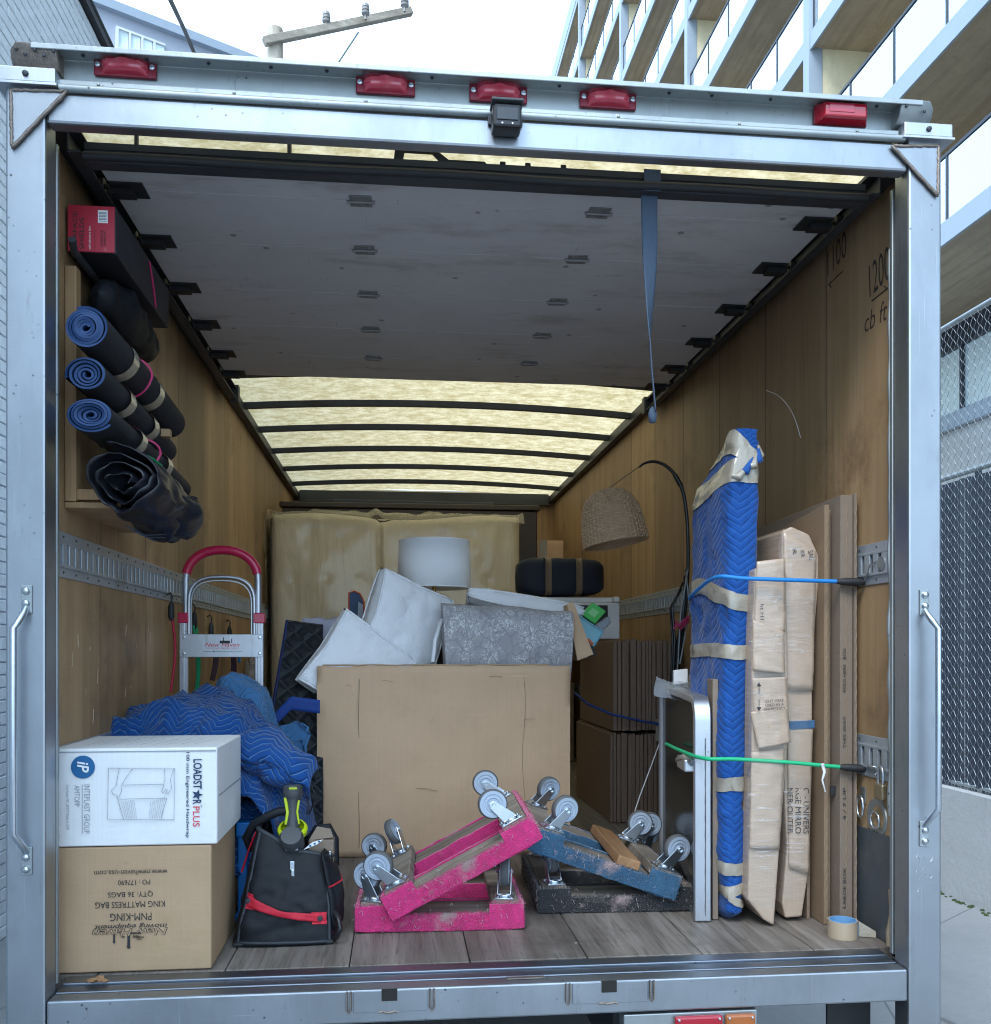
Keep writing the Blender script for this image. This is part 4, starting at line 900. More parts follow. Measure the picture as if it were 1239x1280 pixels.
# black tarp bundle
cb_ = at(150, 602, .16)
def tarp(u, v):
    a = u*3.3*2*math.pi; r_ = (.018+.078*u); yy = cb_.y+.34*v
    s_ = 1+.35*math.exp(-((v-.85)/.25)**2)*0+.12*math.sin(5*v+a)
    p = V((cb_.x+r_*s_*math.cos(a)*.95+.05*v, yy+.03*math.sin(a*2)*(1-v), cb_.z+r_*s_*math.sin(a)-.03*v))
    return p+V((fbm(p, 9, 2), .4*fbm(p, 8, 7), fbm(p, 9, 5)))*.026
t = thing('tarp_bundle', 'crumpled black tarp bundle tied with green cord, under the floor runners', 'tarp', (cb_.x, cb_.y+.3, cb_.z-.12))
obj('rolled_tarp', B().sheet(tarp, 150, 26), M['tarp'], t, smooth=80, solid=.003)
def tend(u, v):
    a = 2*math.pi*u; r_ = .085*math.sin(math.pi*min(1, v*.9+.08))**.6; p = V((cb_.x+.07+r_*math.cos(a), cb_.y+.14+.30*v, cb_.z-.05+r_*.75*math.sin(a))); return p+V((fbm(p, 11, 8), 0, fbm(p, 11, 4)))*.022
obj('tarp_tail', B().sheet(tend, 30, 20, wrapu=True), M['tarp'], t, smooth=80)
obj('green_tie', B().tube([(cb_.x-.02+.014*k, cb_.y+.10+.01*k, cb_.z+.098-.004*(k-3)**2*.6) for k in range(8)], .009, 6, flat=.4), M['green_band'], t, smooth=60)
for k in range(3): obj('loose_strap', B().tube([(cb_.x-.02, cb_.y+.12+k*.05, cb_.z-.10), (cb_.x+.02, cb_.y+.14+k*.06, cb_.z-.125), (cb_.x+.07, cb_.y+.2+k*.06, cb_.z-.115)], .004, 5, flat=.4), M['strap_gray'], t, smooth=60)

# hand truck
t = thing('hand_truck', 'aluminium hand truck with a red loop handle behind the blue blankets', 'hand truck', (-.96, 1.47, .01))
xl, xr, yh = -1.108, -.812, 1.45
def loop(w_, z0_, z1_, y, n=18, e=2.6):
    cx_ = (xl+xr)/2; pts = [(cx_-w_, y, z0_)]
    for k in range(n+1):
        a = math.pi-math.pi*k/n; c_, s_ = math.cos(a), math.sin(a)
        pts.append((cx_+w_*math.copysign(abs(c_)**(2/e), c_), y, z1_-w_*.85+w_*.85*abs(s_)**(2/e)))
    pts.append((cx_+w_, y, z0_)); return pts
obj('grip_tube', B().tube(loop(.142, 1.0, 1.275, yh, e=2.2), .0135, 12), M['alu'], t, smooth=60)
hl = loop(.142, 1.16, 1.275, yh, e=2.2)
obj('red_grip', B().tube(hl[2:-2], .0185, 14), M['red_grip'], t, smooth=60)
obj('inner_loop', B().tube(loop(.128, .9, 1.165, yh-.012, e=2.8), .0085, 8).tube(loop(.118, .9, 1.150, yh-.012, e=2.8), .004, 6), M['alu'], t, smooth=60)
for x in (xl, xr):
    obj('side_rail', B().box(x-.016, x+.016, yh-.016, yh+.016, .06, 1.0).box(x-.006, x+.006, yh-.0205, yh-.0165, .06, .98), M['alu'], t, bev=.003)
    obj('rail_cap', B().cbox((x, yh, 1.0), (.044, .044, .042)), M['red_grip'], t, bev=.004)
cp = obj('cross_plate', B().box(xl-.014, xr+.014, yh-.0245, yh-.021, .843, .935), M['alu'], t, bev=.002)
text('New Haven', M['ink_red'], cp, frame((-.955, yh-.0252, .893), (1, 0, 0), (0, 0, 1)), w=.135, h=.016, shear=.25, bold=.01); text('moving equipment', M['ink_red'], cp, frame((-.955, yh-.0252, .879), (1, 0, 0), (0, 0, 1)), w=.13, h=.007, shear=.2); text('www.newhaven-usa.com', M['ink_navy'], cp, frame((-.955, yh-.0252, .866), (1, 0, 0), (0, 0, 1)), w=.15, h=.006)
obj('emblem', B().box(-.965, -.925, yh-.0256, yh-.025, .898, .909).box(-.952, -.949, yh-.0256, yh-.025, .907, .922).box(-.92, -.917, yh-.0256, yh-.025, .9, .916), M['ink'], cp)
for x in (xl, xr):
    for z in (.858, .922): obj('bolt', B().lathe([(.0075, 0), (.006, .004), (0, .005)], 8, frame((x+.004, yh-.0245, z), (1, 0, 0), (0, 0, 1))), M['chrome'], cp, smooth=40)
obj('toe_plate', B().box(xl-.02, xr+.02, yh-.22, yh, .012, .02), M['alu'], t, bev=.002)
for x in (xl+.03, xr-.03): obj('wheel', B().lathe([(.04, -.025), (.105, -.03), (.12, -.015), (.12, .015), (.105, .03), (.04, .025)], 24, Matrix.Translation((x, yh+.12, .13)) @ Matrix.Rotation(R(90), 4, 'Y')), M['tyre'], t, smooth=40)
obj('cross_bar', B().tube([(xl, yh, .5), (xr, yh, .5)], .012, 8).tube([(xl, yh, .2), (xr, yh, .2)], .012, 8), M['alu'], t, smooth=60)

# elastic cords hanging from the left track
def hang(px_, top, bot, mat, lab, n=1, hookc='black_rubber', grp=None, rr=.0055):
    p = atx(px_, top, -1.145); e = atx(px_, bot, -1.145)
    t = thing('bungee_cord', lab, 'bungee cord', (p.x, p.y, e.z), grp)
    pts = []
    for k in range(9):
        u = k/8; pts.append((p.x+.012*math.sin(u*3), p.y+.02*math.sin(u*4+px_), p.z-.06+(e.z-p.z+.06)*u))
    b = B().tube(pts, rr, 7)
    for j in range(1, n): b.tube([(x+.004, y+.028*j+.012*math.sin(z*14+j), z-.002*j) for x, y, z in pts], rr, 7)
    obj('cord', b, M[mat], t, smooth=60)
    obj('hook_sleeve', B().tube([(p.x, p.y, p.z-.075), (p.x, p.y, p.z-.06), (p.x, p.y, p.z-.02), (p.x+.0, p.y, p.z)], [.007, .013, .012, .006], 8), M[hookc], t, smooth=60)
    obj('hook', B().tube([(p.x, p.y, p.z-.01), (p.x+.004, p.y, p.z+.02), (p.x-.006, p.y+.012, p.z+.035), (p.x-.022, p.y+.02, p.z+.028)], .0035, 6), M['dark_steel'], t, smooth=60)
hang(214, 752, 865, 'bungee_red', 'red bungee cord hanging by its black hook, left of the hand truck')
hang(243, 765, 865, 'bungee_green', 'green bungee cord doubled behind the hand truck', 2)
hang(264, 778, 850, 'bungee_dark', 'dark bungee cords with steel hooks hanging behind the plate of the hand truck', 3, 'dark_steel')
hang(287, 783, 850, 'bungee_dark', 'bunch of dark hooks and purple cords near the red handle', 4, 'black_rubber')
p = atx(299, 815, -1.14)
tag(obj('cord_loop', B().tube([p+V((0, .035*math.cos(k*.45), .06*math.sin(k*.45))) for k in range(14)], .005, 6, closed=True), M['bungee_blue'], smooth=60), 'small loop of blue cord on the left wall behind the hand truck', 'cord')
def wrapf(u, v):
    p = atx(318, 850, -1.12)+V((.05*math.sin(6.28*u)*(.6+.4*math.sin(3*v)), .12*math.cos(6.28*u), .28*(v-.5))); return p+V((1, 1, 1))*.02*fbm(p, 22, 1)
tag(obj('film_scrap', B().sheet(wrapf, 26, 26, wrapu=True), M['wrap_film'], smooth=70), 'crumpled clear plastic film beside the mattress', 'plastic film')

# blue moving blankets
def ss(x): x = max(0, min(1, x)); return x*x*(3-2*x)
def prof_(tab, u):
    for (a, ya), (c, yc) in zip(tab, tab[1:]):
        if u <= c: return ya+(yc-ya)*ss((u-a)/(c-a))
    return tab[-1][1]
def heap(lab, x0, x1, y0, y1, hf, mat, seed, nu=90, nv=80, amp=.02, grp='blue moving blankets on the left', dirs=((2.6, 1.2), (.9, 3.1))):
    """cloth lying over a lumpy pile: sharp-crested folds in two directions, fine wrinkles, bulges between"""
    def fn(u, v):
        x, y = x0+(x1-x0)*u, y0+(y1-y0)*v; z = hf(u, v); f_ = 0
        for k, (a, c) in enumerate(dirs):
            ph = a*u+c*v+1.6*nz((u*1.7+k, v*1.7, seed+k))+.5*nz((u*5, v*5, seed+3*k)); f_ += (1-abs(2*(ph-math.floor(ph))-1))**2.2*(.5+.5*nz((u*2.2, v*2.2, seed+9+k)))
        wr = max(0, 1-abs(fbm((x, y, z*.5), 9, seed+4, 2)))**6
        return V((x+.035*fbm((u*2, v*2, seed), 1.6), y+.03*fbm((u*2, v*2, seed+7), 1.6)-.02*f_*ss(1-v*2), max(.012, z+amp*(1.25*f_+.45*wr+.5*fbm((x, y, 0), 6, seed)))))
    return tag(obj('moving_blanket', B().sheet(fn, nu, nv, arc=True), mat, smooth=80, solid=.009), lab, 'moving blanket', grp)
t1 = [(0, .60), (.05, .655), (.18, .675), (.40, .715), (.62, .69), (.84, .60), (.95, .46), (1, .30)]
heap('large dark blue quilted blanket heaped behind the white carton', -1.168, -.62, .558, 1.34, lambda u, v: (prof_(t1, u)*(.72+.28*ss(v/.24))*(1-.35*ss((v-.75)/.25))-.02), M['blanket'], 1, amp=.034)
t2 = [(0, .30), (.15, .36), (.5, .38), (.8, .31), (.93, .18), (1, .02)]
heap('blue quilted blanket bundled low between the white carton and the tool bag', -.84, -.545, .62, 1.2, lambda u, v: prof_(t2, u)*(.25+.75*ss((v+.06)/.22)), M['blanket'], 7, 60, 60, .022)
t3 = [(0, .5), (.2, .70), (.5, .765), (.8, .71), (1, .5)]
heap('faded light blue blanket peeping out behind the heap, below the hand truck plate', -1.05, -.72, 1.16, 1.42, lambda u, v: prof_(t3, u)*(.8+.2*ss(v/.3)), M['blanket_light'], 12, 36, 30, .012)
# folded flap with bound hem, at the right of the heap
def flap(u, v):
    a = -1.2+3.2*v; r_ = .070+.02*math.sin(math.pi*u)-.02*u**4; p = V((-.79+.25*u+.02*v, .66-r_*math.cos(a)-.02*u, .535-.10*u*u+r_*.9*math.sin(a)))
    return p+V((1, 1, 1))*(.014*fbm(p, 9, 4)+.012*max(0, 1-abs(fbm(p, 7, 2)))**5)
t = thing('blanket_roll', 'rolled end of a dark blue quilted blanket with a grey bound hem', 'moving blanket', (-.66, .72, .40), 'blue moving blankets on the left')
obj('quilted_cloth', B().sheet(flap, 46, 30, arc=True), M['blanket'], t, smooth=80, solid=.008)
obj('bound_hem', B().tube([flap(k/30, 1.0)+V((0, 0, .004)) for k in range(31)], .007, 6), M['bag_trim'], t, smooth=70)

# tool bag
t = thing('tool_bag', 'black nylon tool bag with a red front strap, standing on the floor', 'tool bag', (-.59, .48, .01))
bx0, bx1, by0, by1, bz1 = -.738, -.440, .345, .60, .292
def bagbody(u, v):
    a = 2*math.pi*u; c_, s_ = math.cos(a), math.sin(a); e = 6
    k = (abs(c_)**e+abs(s_)**e)**(-1/e); X = k*c_; Yq = k*s_
    w_ = .149*(1-.26*v); cx_ = -.589+.022*v; d_ = .128*(1-.30*v**1.5); cy_ = .475+.04*v
    zt2 = bz1-.045*X-.018*math.exp(-(X/.5)**2)*(1 if Yq < 0 else .0)
    p = V((cx_+w_*X, cy_+d_*Yq, .012+(zt2-.012)*v)); bulge = .012*math.sin(math.pi*v)*(1-.5*abs(X))
    p.y += bulge*(-1 if Yq < 0 else 1)*.8; q = fbm((p.x*1.5, p.y*1.5, p.z*2.2), 11, 6); return p+V((.4, 1, 0))*(.009*q*math.sin(math.pi*min(1, v+.08)))
obj('bag_body', B().sheet(bagbody, 96, 34, 1, 1, wrapu=True), M['black_cloth'], t, smooth=60, solid=-.004)
obj('bag_base', B().box(bx0+.004, bx1-.004, by0+.004, by1-.002, .011, .024), M['black_rubber'], t, bev=.01)
for uq in (.625, .875, .375, .125): obj('corner_piping', B().tube([bagbody(uq, k/14)+V((0, -.002, 0)) for k in range(15)], .0055, 7), M['bag_trim'], t, smooth=70)
obj('mouth_rim', B().tube([bagbody(k/60, 1) for k in range(60)], .008, 8, closed=True), M['bag_trim'], t, smooth=70)
obj('base_piping', B().tube([bagbody(.61+.28*k/20, .035)+V((0, -.002, 0)) for k in range(21)], .005, 6), M['bag_trim'], t, smooth=70)
def bagfront(x, z, off=.0):      # point on the front face
    v = (z-.012)/(bz1-.03); w_ = .149*(1-.26*v); X = max(-.97, min(.97, (x-(-.589+.022*v))/w_)); a = math.atan2(-1, X); return bagbody((a/(2*math.pi)) % 1, v)+V((0, -off, 0))
def strp(u, v):
    x = -.716+.246*u; z = .118-.028*u+.012*math.sin(math.pi*u)*0+(v-.5)*(.030-.012*math.sin(math.pi*u)); p = bagfront(x, z, .006+.010*math.sin(math.pi*u)); return p
rs_ = obj('front_strap', B().sheet(strp, 24, 4), M['red_strap'], t, smooth=70, solid=.004)
for x, z in ((-.705, .117), (-.482, .092)):
    obj('strap_pad', B().sheet(lambda u, v, x=x, z=z: bagfront(x+(u-.5)*.05, z+(v-.5)*.036, .008), 4, 4), M['red_strap'], rs_, solid=.003)
    obj('snap', B().lathe([(.0085, 0), (.007, .004), (0, .005)], 12, frame(bagfront(x, z, .0095), (1, 0, 0), (0, 0, 1))), M['dark_steel'], rs_, smooth=40)
zp = bagfront(-.568, .235, .014)
zo = obj('zip_pull', B().cbox(zp, (.014, .006, .026)).cbox(zp+V((.002, -.003, -.026)), (.010, .004, .03)), M['chrome'], t, bev=.002)
obj('zip_cord', B().tube([zp+V((0, -.004, -.038)), zp+V((-.014, -.006, -.062)), zp+V((-.004, -.006, -.078)), zp+V((.010, -.006, -.064)), zp+V((.003, -.004, -.038))], .0022, 5), M['bungee_red'], zo, smooth=60)
obj('zip_line', B().tube([bagfront(-.568, .235+k*.008, .004) for k in range(6)], .003, 5), M['bag_trim'], t)
obj('side_strap', B().tube([bagbody(.60, .97)+V((-.004, -.004, 0)), bagbody(.56, .8)+V((-.012, -.012, 0)), bagbody(.55, .6)+V((-.02, -.016, 0))], .006, 6, flat=.4), M['red_strap'], t, smooth=60)
obj('carry_handle', B().tube([(-.70, .49, .265), (-.712, .47, .305), (-.69, .46, .345), (-.650, .45, .37), (-.615, .45, .385), (-.59, .46, .385)], .0135, 9), M['black_cloth'], t, smooth=70)
obj('carry_handle', B().tube([(-.535, .56, .27), (-.51, .565, .31), (-.475, .56, .315), (-.455, .55, .28), (-.452, .53, .20)], .014, 9), M['black_cloth'], t, smooth=70)
def pocket(u, v):
    y = .37+.21*u; z = .05+.22*v; q = math.sin(math.pi*u)**.5*math.sin(math.pi*min(1, v*.9+.1))**.5; p = V((-.447-.10*v*.36+.034*q, y+.02*v, z)); return p+V((1, 0, 0))*.006*fbm(p, 18, 3)
pk = obj('side_pocket', B().sheet(pocket, 16, 16), M['black_cloth'], t, smooth=70, solid=.004)
for k in range(3):
    q = pocket(.25+.25*k, .95); obj('pocket_clip', B().cbox(q+V((.006, 0, -.01)), (.006, .012, .034)), M['chrome'], pk, bev=.002)
obj('pocket_trim', B().tube([pocket(k/12, .55)+V((.004, 0, 0)) for k in range(13)], .003, 5), M['red_strap'], pk, smooth=60)
obj('shoulder_strap', B().tube([(-.455, .40, .10), (-.432, .36, .085), (-.425, .345, .06), (-.435, .35, .035), (-.45, .37, .02)], .008, 7), M['black_gloss'], t, smooth=60)
# drill in the bag
t = thing('cordless_drill', 'lime and grey cordless drill standing grip-up in the tool bag', 'drill', (-.60, .47, .20))
g0 = at(366, 1036, .45); g1 = at(366, 985, .47)
obj('motor_housing', B().lathe([(0, -.02), (.030, -.02), (.036, 0), (.036, .05), (.030, .062), (0, .064)], 20, Matrix.Translation(V((g0.x, g0.y, g0.z-.05))) @ Matrix.Rotation(R(50), 4, 'X')), M['tool_gray'], t, smooth=40)
obj('lime_collar', B().lathe([(.030, -.006), (.041, -.004), (.043, .010), (.036, .020)], 20, Matrix.Translation(V((g0.x, g0.y, g0.z-.008))) @ Matrix.Rotation(R(28), 4, 'X')), M['lime'], t, smooth=40, solid=.004)
dg = (g1-g0)
obj('grip', B().tube([g0+dg*.05, g0+dg*.35, g0+dg*.65, g0+dg*.8], [.021, .017, .019, .024], 12), M['tool_gray'], t, smooth=60)
obj('battery_foot', B().tube([g0+dg*.74, g0+dg*.86, g0+dg*1.05, g0+dg*1.08], [.024, .030, .028, .020], 12), M['tool_gray'], t, smooth=50)
obj('lime_stripe', B().tube([g0+dg*.12+V((-.019, -.006, 0)), g0+dg*.42+V((-.014, -.010, 0)), g0+dg*.78+V((-.021, -.010, 0))], .006, 6), M['lime'], t, smooth=60); obj('lime_stripe', B().tube([g0+dg*.12+V((.019, -.006, 0)), g0+dg*.42+V((.014, -.010, 0)), g0+dg*.7+V((.019, -.008, 0))], .004, 6), M['lime'], t, smooth=60)
obj('foot_badge', B().cbox(g0+dg*1.02+V((.004, -.0285, 0)), (.024, .003, .006)), M['lime'], t, bev=.001)
obj('rating_label', B().cbox(g0+V((.002, -.045, -.045)), (.036, .003, .022), None), M['ink_gray'], t)
t = thing('small_parts_box', 'small open greyish cardboard box with blue-dotted packet in the tool bag', 'box', (-.52, .47, .24))
qb = at(400, 1052, .46); obj('board_tray', B().cbox(qb+V((.004, .02, -.03)), (.075, .05, .07)), M['card_gray'], t, bev=.002); obj('raised_flap', B().hull([qb+V((-.034, .0, .004)), qb+V((.04, .0, .012)), qb+V((.03, .02, .034)), qb+V((-.01, .02, .042))], (0, .003, 0)), M['card_gray'], t)
pkp = obj('packet', B().hull([qb+V((-.05, -.03, -.02)), qb+V((-.005, -.03, -.002)), qb+V((.012, -.03, .012)), qb+V((-.02, -.03, .004))], (0, .004, 0)), M['ink_white'], t)
for k in range(3): obj('packet_dot', B().cbox(qb+V((-.026+k*.013, -.0312, -.006+k*.006)), (.006, .001, .005)), M['ink_blue'], pkp)
# blue plastic crate behind the bag
t = thing('blue_folding_crate', 'bright blue plastic folding frame standing behind the tool bag', 'crate', (-.73, .66, .01))
xa = at(297, 1040, .62).x; zt4 = at(300, 1028, .62).z
obj('frame_post', B().box(xa, xa+.030, .62, .65, .012, zt4-.03), M['blue_plastic'], t, bev=.004); obj('frame_post', B().box(xa+.035, xa+.05, .63, .65, .012, zt4-.03), M['blue_plastic'], t, bev=.004)
obj('top_block', B().box(xa-.004, xa+.055, .612, .66, zt4-.045, zt4), M['blue_plastic'], t, bev=.004); obj('frame_foot', B().box(xa-.01, xa+.06, .61, .80, .011, .035), M['blue_plastic'], t, bev=.004)

# quilted pad leaning against the big box
A_ = [at(360, 776, 1.78), at(404, 782, 1.78), at(404, 1035, 1.40), at(318, 1035, 1.40)]
def pad(u, v):
    p = (A_[0].lerp(A_[1], u)).lerp(A_[3].lerp(A_[2], u), v); return p+V((0, -.012*math.sin(5*v)*.6+.008*fbm(p, 5, 3), 0))
t = thing('quilted_pad', 'black diamond-quilted pad with navy edging, leaning left of the big open box', 'furniture pad', (A_[3].x+.12, 1.45, .01))
obj('quilted_cloth', B().sheet(pad, 30, 50, arc=True), M['pad_black'], t, smooth=80, solid=.02); obj('edging', B().tube([pad(0, k/20) for k in range(21)], .011, 7), M['binding'], t, smooth=60)
def sf(u, v): return at(338+62*u, (897-30*min(1, u*2.4)+8*u)+17*v, 1.40+.02*(1-u))
tag(obj('webbing_strap', B().sheet(sf, 20, 4), M['strap_blue'], smooth=60, solid=.003), 'bright blue webbing strap across the quilted pad', 'strap')
for k, (a_, c_) in enumerate((((366, 905), (384, 940)), )):
    def sc_(u, v): p = at(352+38*u, 905+45*v, 1.33+.03*u); return p+V((1, 1, 1))*.025*fbm(p, 16, 5)
    tag(obj('bag_scrap', B().sheet(sc_, 14, 14), M['blanket_light'], smooth=70, solid=.002), 'crumpled pale blue scrap between the blankets and the quilted pad', 'plastic bag')
b = B()
for k in range(5): b.tube([at(360+k*7+6*math.sin(j*1.3+k), 955+j*14, 1.05+.03*math.sin(k*2+j)) for j in range(6)], .0028, 5)
tag(obj('cable_tangle', b, M['wire'], smooth=60), 'tangle of thin dark cables behind the tool bag', 'cables')['kind'] = 'stuff'
# leaf on the sill
def leaf(u, v):
    c_ = atz(121, 1229, .006); x = (u-.5); w_ = .020*(1-(2*x)**2)*(1+.3*math.sin(u*31)); return V((c_.x+x*.062, c_.y+(v-.5)*w_*2, c_.z+.002+.010*(1-(2*x)**2)*abs(v-.5)*2+.002*math.sin(u*14)))
tag(obj('dry_leaf', B().sheet(leaf, 24, 8), M['leaf'], smooth=60), 'dry brown leaf lying on the steel door sill', 'leaf')
# ---------------------------------------------------------------- middle of the load
Yb = 1.52; xa, xb, zb = -.587, .471, .806
t = thing('big_open_box', 'large open brown cardboard box full of cushions, behind the dollies', 'box', ((xa+xb)/2, Yb+.35, .01))
b = B()
def wallf(o, ux, nr, seed):
    def fn(u, v):
        p = V(o)+V(ux)*u+V((0, 0, zb-.012))*v; e = min(1, 8*min(u, 1-u)); return p+V(nr)*(.014*e*(fbm(p, 2.6, seed)+.25))+V((0, 0, 1))*(.006*fbm(p, 9, seed+2)*v**8)
    b.sheet(fn, 34, 26)
wallf((xa, Yb, .012), (xb-xa, 0, 0), (0, -1, 0), 1); wallf((xb, Yb, .012), (0, .75, 0), (1, 0, 0), 2); wallf((xb, Yb+.75, .012), (xa-xb, 0, 0), (0, 1, 0), 3); wallf((xa, Yb+.75, .012), (0, -.75, 0), (-1, 0, 0), 4)
b.box(xa+.01, xb-.01, Yb+.01, Yb+.74, .012, .02)
bmesh.ops.remove_doubles(b.bm, verts=b.bm.verts, dist=.001)
obj('box_walls', b, M['card'], t, smooth=40, solid=.006)
obj('box_seam', B().tube([(xa+.17+.002*math.sin(k), Yb-.0105-.004*math.sin(k*.7), .05+k*.05) for k in range(15)], .0012, 4), M['card_gray'], t)
obj('torn_edge', B().tube([(xa+.02+k*.05, Yb-.002, zb+.003+.004*nz((k*.9, 1, 1))) for k in range(20)], .0035, 5), M['card_brown'], t, smooth=60)
for (x0_, y0_, x1_, y1_) in ((432, 857, 440, 858), (478, 851, 492, 853), (612, 846, 628, 846), (520, 985, 548, 989), (655, 900, 668, 899)): obj('scuff_mark', B().tube([at(x0_, y0_, Yb-.019), at((x0_+x1_)/2, (y0_+y1_)/2-1, Yb-.020), at(x1_, y1_, Yb-.019)], .0016, 4, flat=.4), M['card_dark'], t)
obj('crease', B().tube([at(655+2*math.sin(k), 845+k*22, Yb-.0135) for k in range(11)], .0012, 4, flat=.4), M['card_gray'], t)
# cushions
def cushion(lab, c, w_, h_, d_, rot, seed):
    t = thing('cushion', lab, 'cushion', tuple(c), 'white cushions in the open box', rot=rot)
    b = B()
    for sg in (-1, 1):
        def fn(u, v, sg=sg):
            X, Z = 2*u-1, 2*v-1; f = (1-abs(X)**3.2)*(1-abs(Z)**3.2); pin = 1-.07*(abs(X)*abs(Z))**2*0-.06*(1-abs(X*Z))*(abs(X)**8+abs(Z)**8)
            p = V((X*w_/2*pin, sg*(d_/2*(max(0, f)**.30)), Z*h_/2*pin)); q = fbm((p.x, p.y*.3, p.z), 7, seed); return p+V((.4, 1, .4))*((.012*q+.010*max(0, 1-abs(fbm(p, 6, seed+5, 2)))**5)*max(0, f)**.2)
        b.sheet(fn, 34, 34)
    bmesh.ops.remove_doubles(b.bm, verts=b.bm.verts, dist=.0006)
    obj('cover', b, M['cushion'], t, world=False, smooth=75)
    ed = []
    for k in range(80):
        a = k/80*4; sd = int(a); f_ = a-sd; X, Z = [(-1+2*f_, -1), (1, -1+2*f_), (1-2*f_, 1), (-1, 1-2*f_)][sd]; pin = 1-.06*(1-abs(X*Z))*(abs(X)**8+abs(Z)**8); ed.append((X*w_/2*pin, 0, Z*h_/2*pin))
    for sg in (-1, 1): obj('seam_cord', B().tube([(x*.962, sg*d_/2*max(.02, (1-abs(.962*2*x/w_)**3.2)*(1-abs(.962*2*z/h_)**3.2))**.30, z*.962) for x, y, z in ed], .0045, 6, closed=True), M['cushion'], t, world=False, smooth=70)
    return t
RX = lambda a: Matrix.Rotation(R(a), 3, 'X'); RY = lambda a: Matrix.Rotation(R(a), 3, 'Y'); RZ = lambda a: Matrix.Rotation(R(a), 3, 'Z')
cushion('plump white cushion standing on its corner against the lamp', at(505, 784, 1.84), .40, .42, .16, RZ(30) @ RY(20), 3)
cushion('white cushion lying slumped over the left rim of the open box', at(447, 838, 1.66), .40, .38, .15, RY(33) @ RX(-16) @ RZ(14), 8)
cushion('flat white cushion behind the folded grey rug', at(650, 768, 2.02), .56, .36, .10, RY(9) @ RX(72), 14)
tag(obj('lavender_cloth', B().sheet(lambda u, v: (lambda p: p+V((.3, 1, 1))*.02*fbm(p, 12, 2))(at(378+50*u, 774+34*v, 1.95-.12*v)), 16, 12), pm('lavender_cloth', (.42, .42, .52), .85, bs=150), smooth=70, solid=.02), 'pale lavender cloth behind the slumped cushion', 'cloth')
t = thing('blade_package', 'narrow package with a grey and blue front and orange rim, behind the slumped cushion', 'package', tuple(at(446, 775, 1.95)))
P_ = [at(436, 776, 1.95), at(456, 776, 1.95), at(455, 752, 1.95), at(450, 742, 1.95), at(443, 739, 1.95), at(436, 741, 1.95)]
obj('card_body', B().hull(P_, (0, .03, 0)), M['ink_navy'], t, bev=.002); obj('orange_rim', B().tube([p+V((0, -.003, 0)) for p in P_], .004, 5, closed=True), M['orange'], t, smooth=60)
obj('picture_panel', B().hull([at(447, 774, 1.946), at(454, 774, 1.946), at(454, 756, 1.946), at(448, 752, 1.946)], (0, -.002, 0)), M['ink_gray'], t)
# table lamp
c = at(543, 705, 2.08); zs0, zs1 = at(543, 735, 2.08).z, at(543, 677, 2.08).z
t = thing('table_lamp', 'table lamp with a white drum shade and dark base, standing in the open box', 'lamp', (c.x, c.y, .03))
r0 = .176
obj('drum_shade', B().lathe([(r0, zs0), (r0*.955, zs1)], 56, Matrix.Translation((c.x, c.y, 0))), M['shade'], t, smooth=60, solid=.003)
obj('shade_hem', B().tube([(c.x+r0*math.cos(a*.1122), c.y+r0*math.sin(a*.1122), zs0) for a in range(56)], .003, 5, closed=True).tube([(c.x+r0*.955*math.cos(a*.1122), c.y+r0*.955*math.sin(a*.1122), zs1) for a in range(56)], .003, 5, closed=True), M['shade'], t, smooth=60)
obj('lamp_stem', B().tube([(c.x, c.y, zs0-.10), (c.x, c.y, zs1-.02)], .009, 10).lathe([(.018, -.012), (.022, 0), (.012, .03)], 14, Matrix.Translation((c.x, c.y, zs0-.05))).tube([(c.x-.03, c.y, zs0-.03), (c.x+.03, c.y, zs0-.03)], .004, 6), M['brass'], t, smooth=50)
obj('lamp_body', B().lathe([(0, .03), (.10, .03), (.11, .05), (.095, .3), (.055, .72), (.036, zs0-.16), (.032, zs0-.095), (.0, zs0-.095)], 28, Matrix.Translation((c.x, c.y, 0))), M['tool_gray'], t, smooth=50)
obj('shade_spider', B().tube([(c.x-r0*.95, c.y, zs1-.02), (c.x+r0*.95, c.y, zs1-.02)], .002, 5).tube([(c.x, c.y-r0*.95, zs1-.02), (c.x, c.y+r0*.95, zs1-.02)], .002, 5), M['brass'], t)
tag(obj('white_rope', B().tube([at(541, 828, 1.66), at(544, 800, 1.68), at(551, 778, 1.70), at(560, 768, 1.74), at(572, 764, 1.8)], .009, 8), M['cushion'], smooth=60), 'loop of white rope beside the folded grey rug', 'rope')
# folded rug: a thick slab folded over, rounded at its right end
L_, R_ = at(556, 0, 1.62).x, at(716, 0, 1.62).x; zr0, zr1 = .70, at(600, 757, 1.66).z
prof = []
def rugf(u, v):          # u round the roll section (y, z), v along x
    a = 2*math.pi*u; e = 2.9; c_, s_ = math.cos(a), math.sin(a); k = (abs(c_)**e+abs(s_)**e)**(-1/e)
    x = L_+(R_-L_)*v; hh = (zr1-zr0)/2*(1-.05*v); zc_ = zr0+hh+.012*(1-v); p = V((x+.02*s_*(v-.5), 1.74+.125*k*c_, zc_+hh*k*s_)); return p+V((0, 1, 1))*.010*fbm(p, 6, 4)
b = B().sheet(rugf, 64, 40, 1.6, 1.0, wrapu=True); 
for v_ in (0, 1):
    vs = [x for x in b.bm.verts if x.is_boundary and abs(x.co.x-(L_ if v_ == 0 else R_)) < .03]
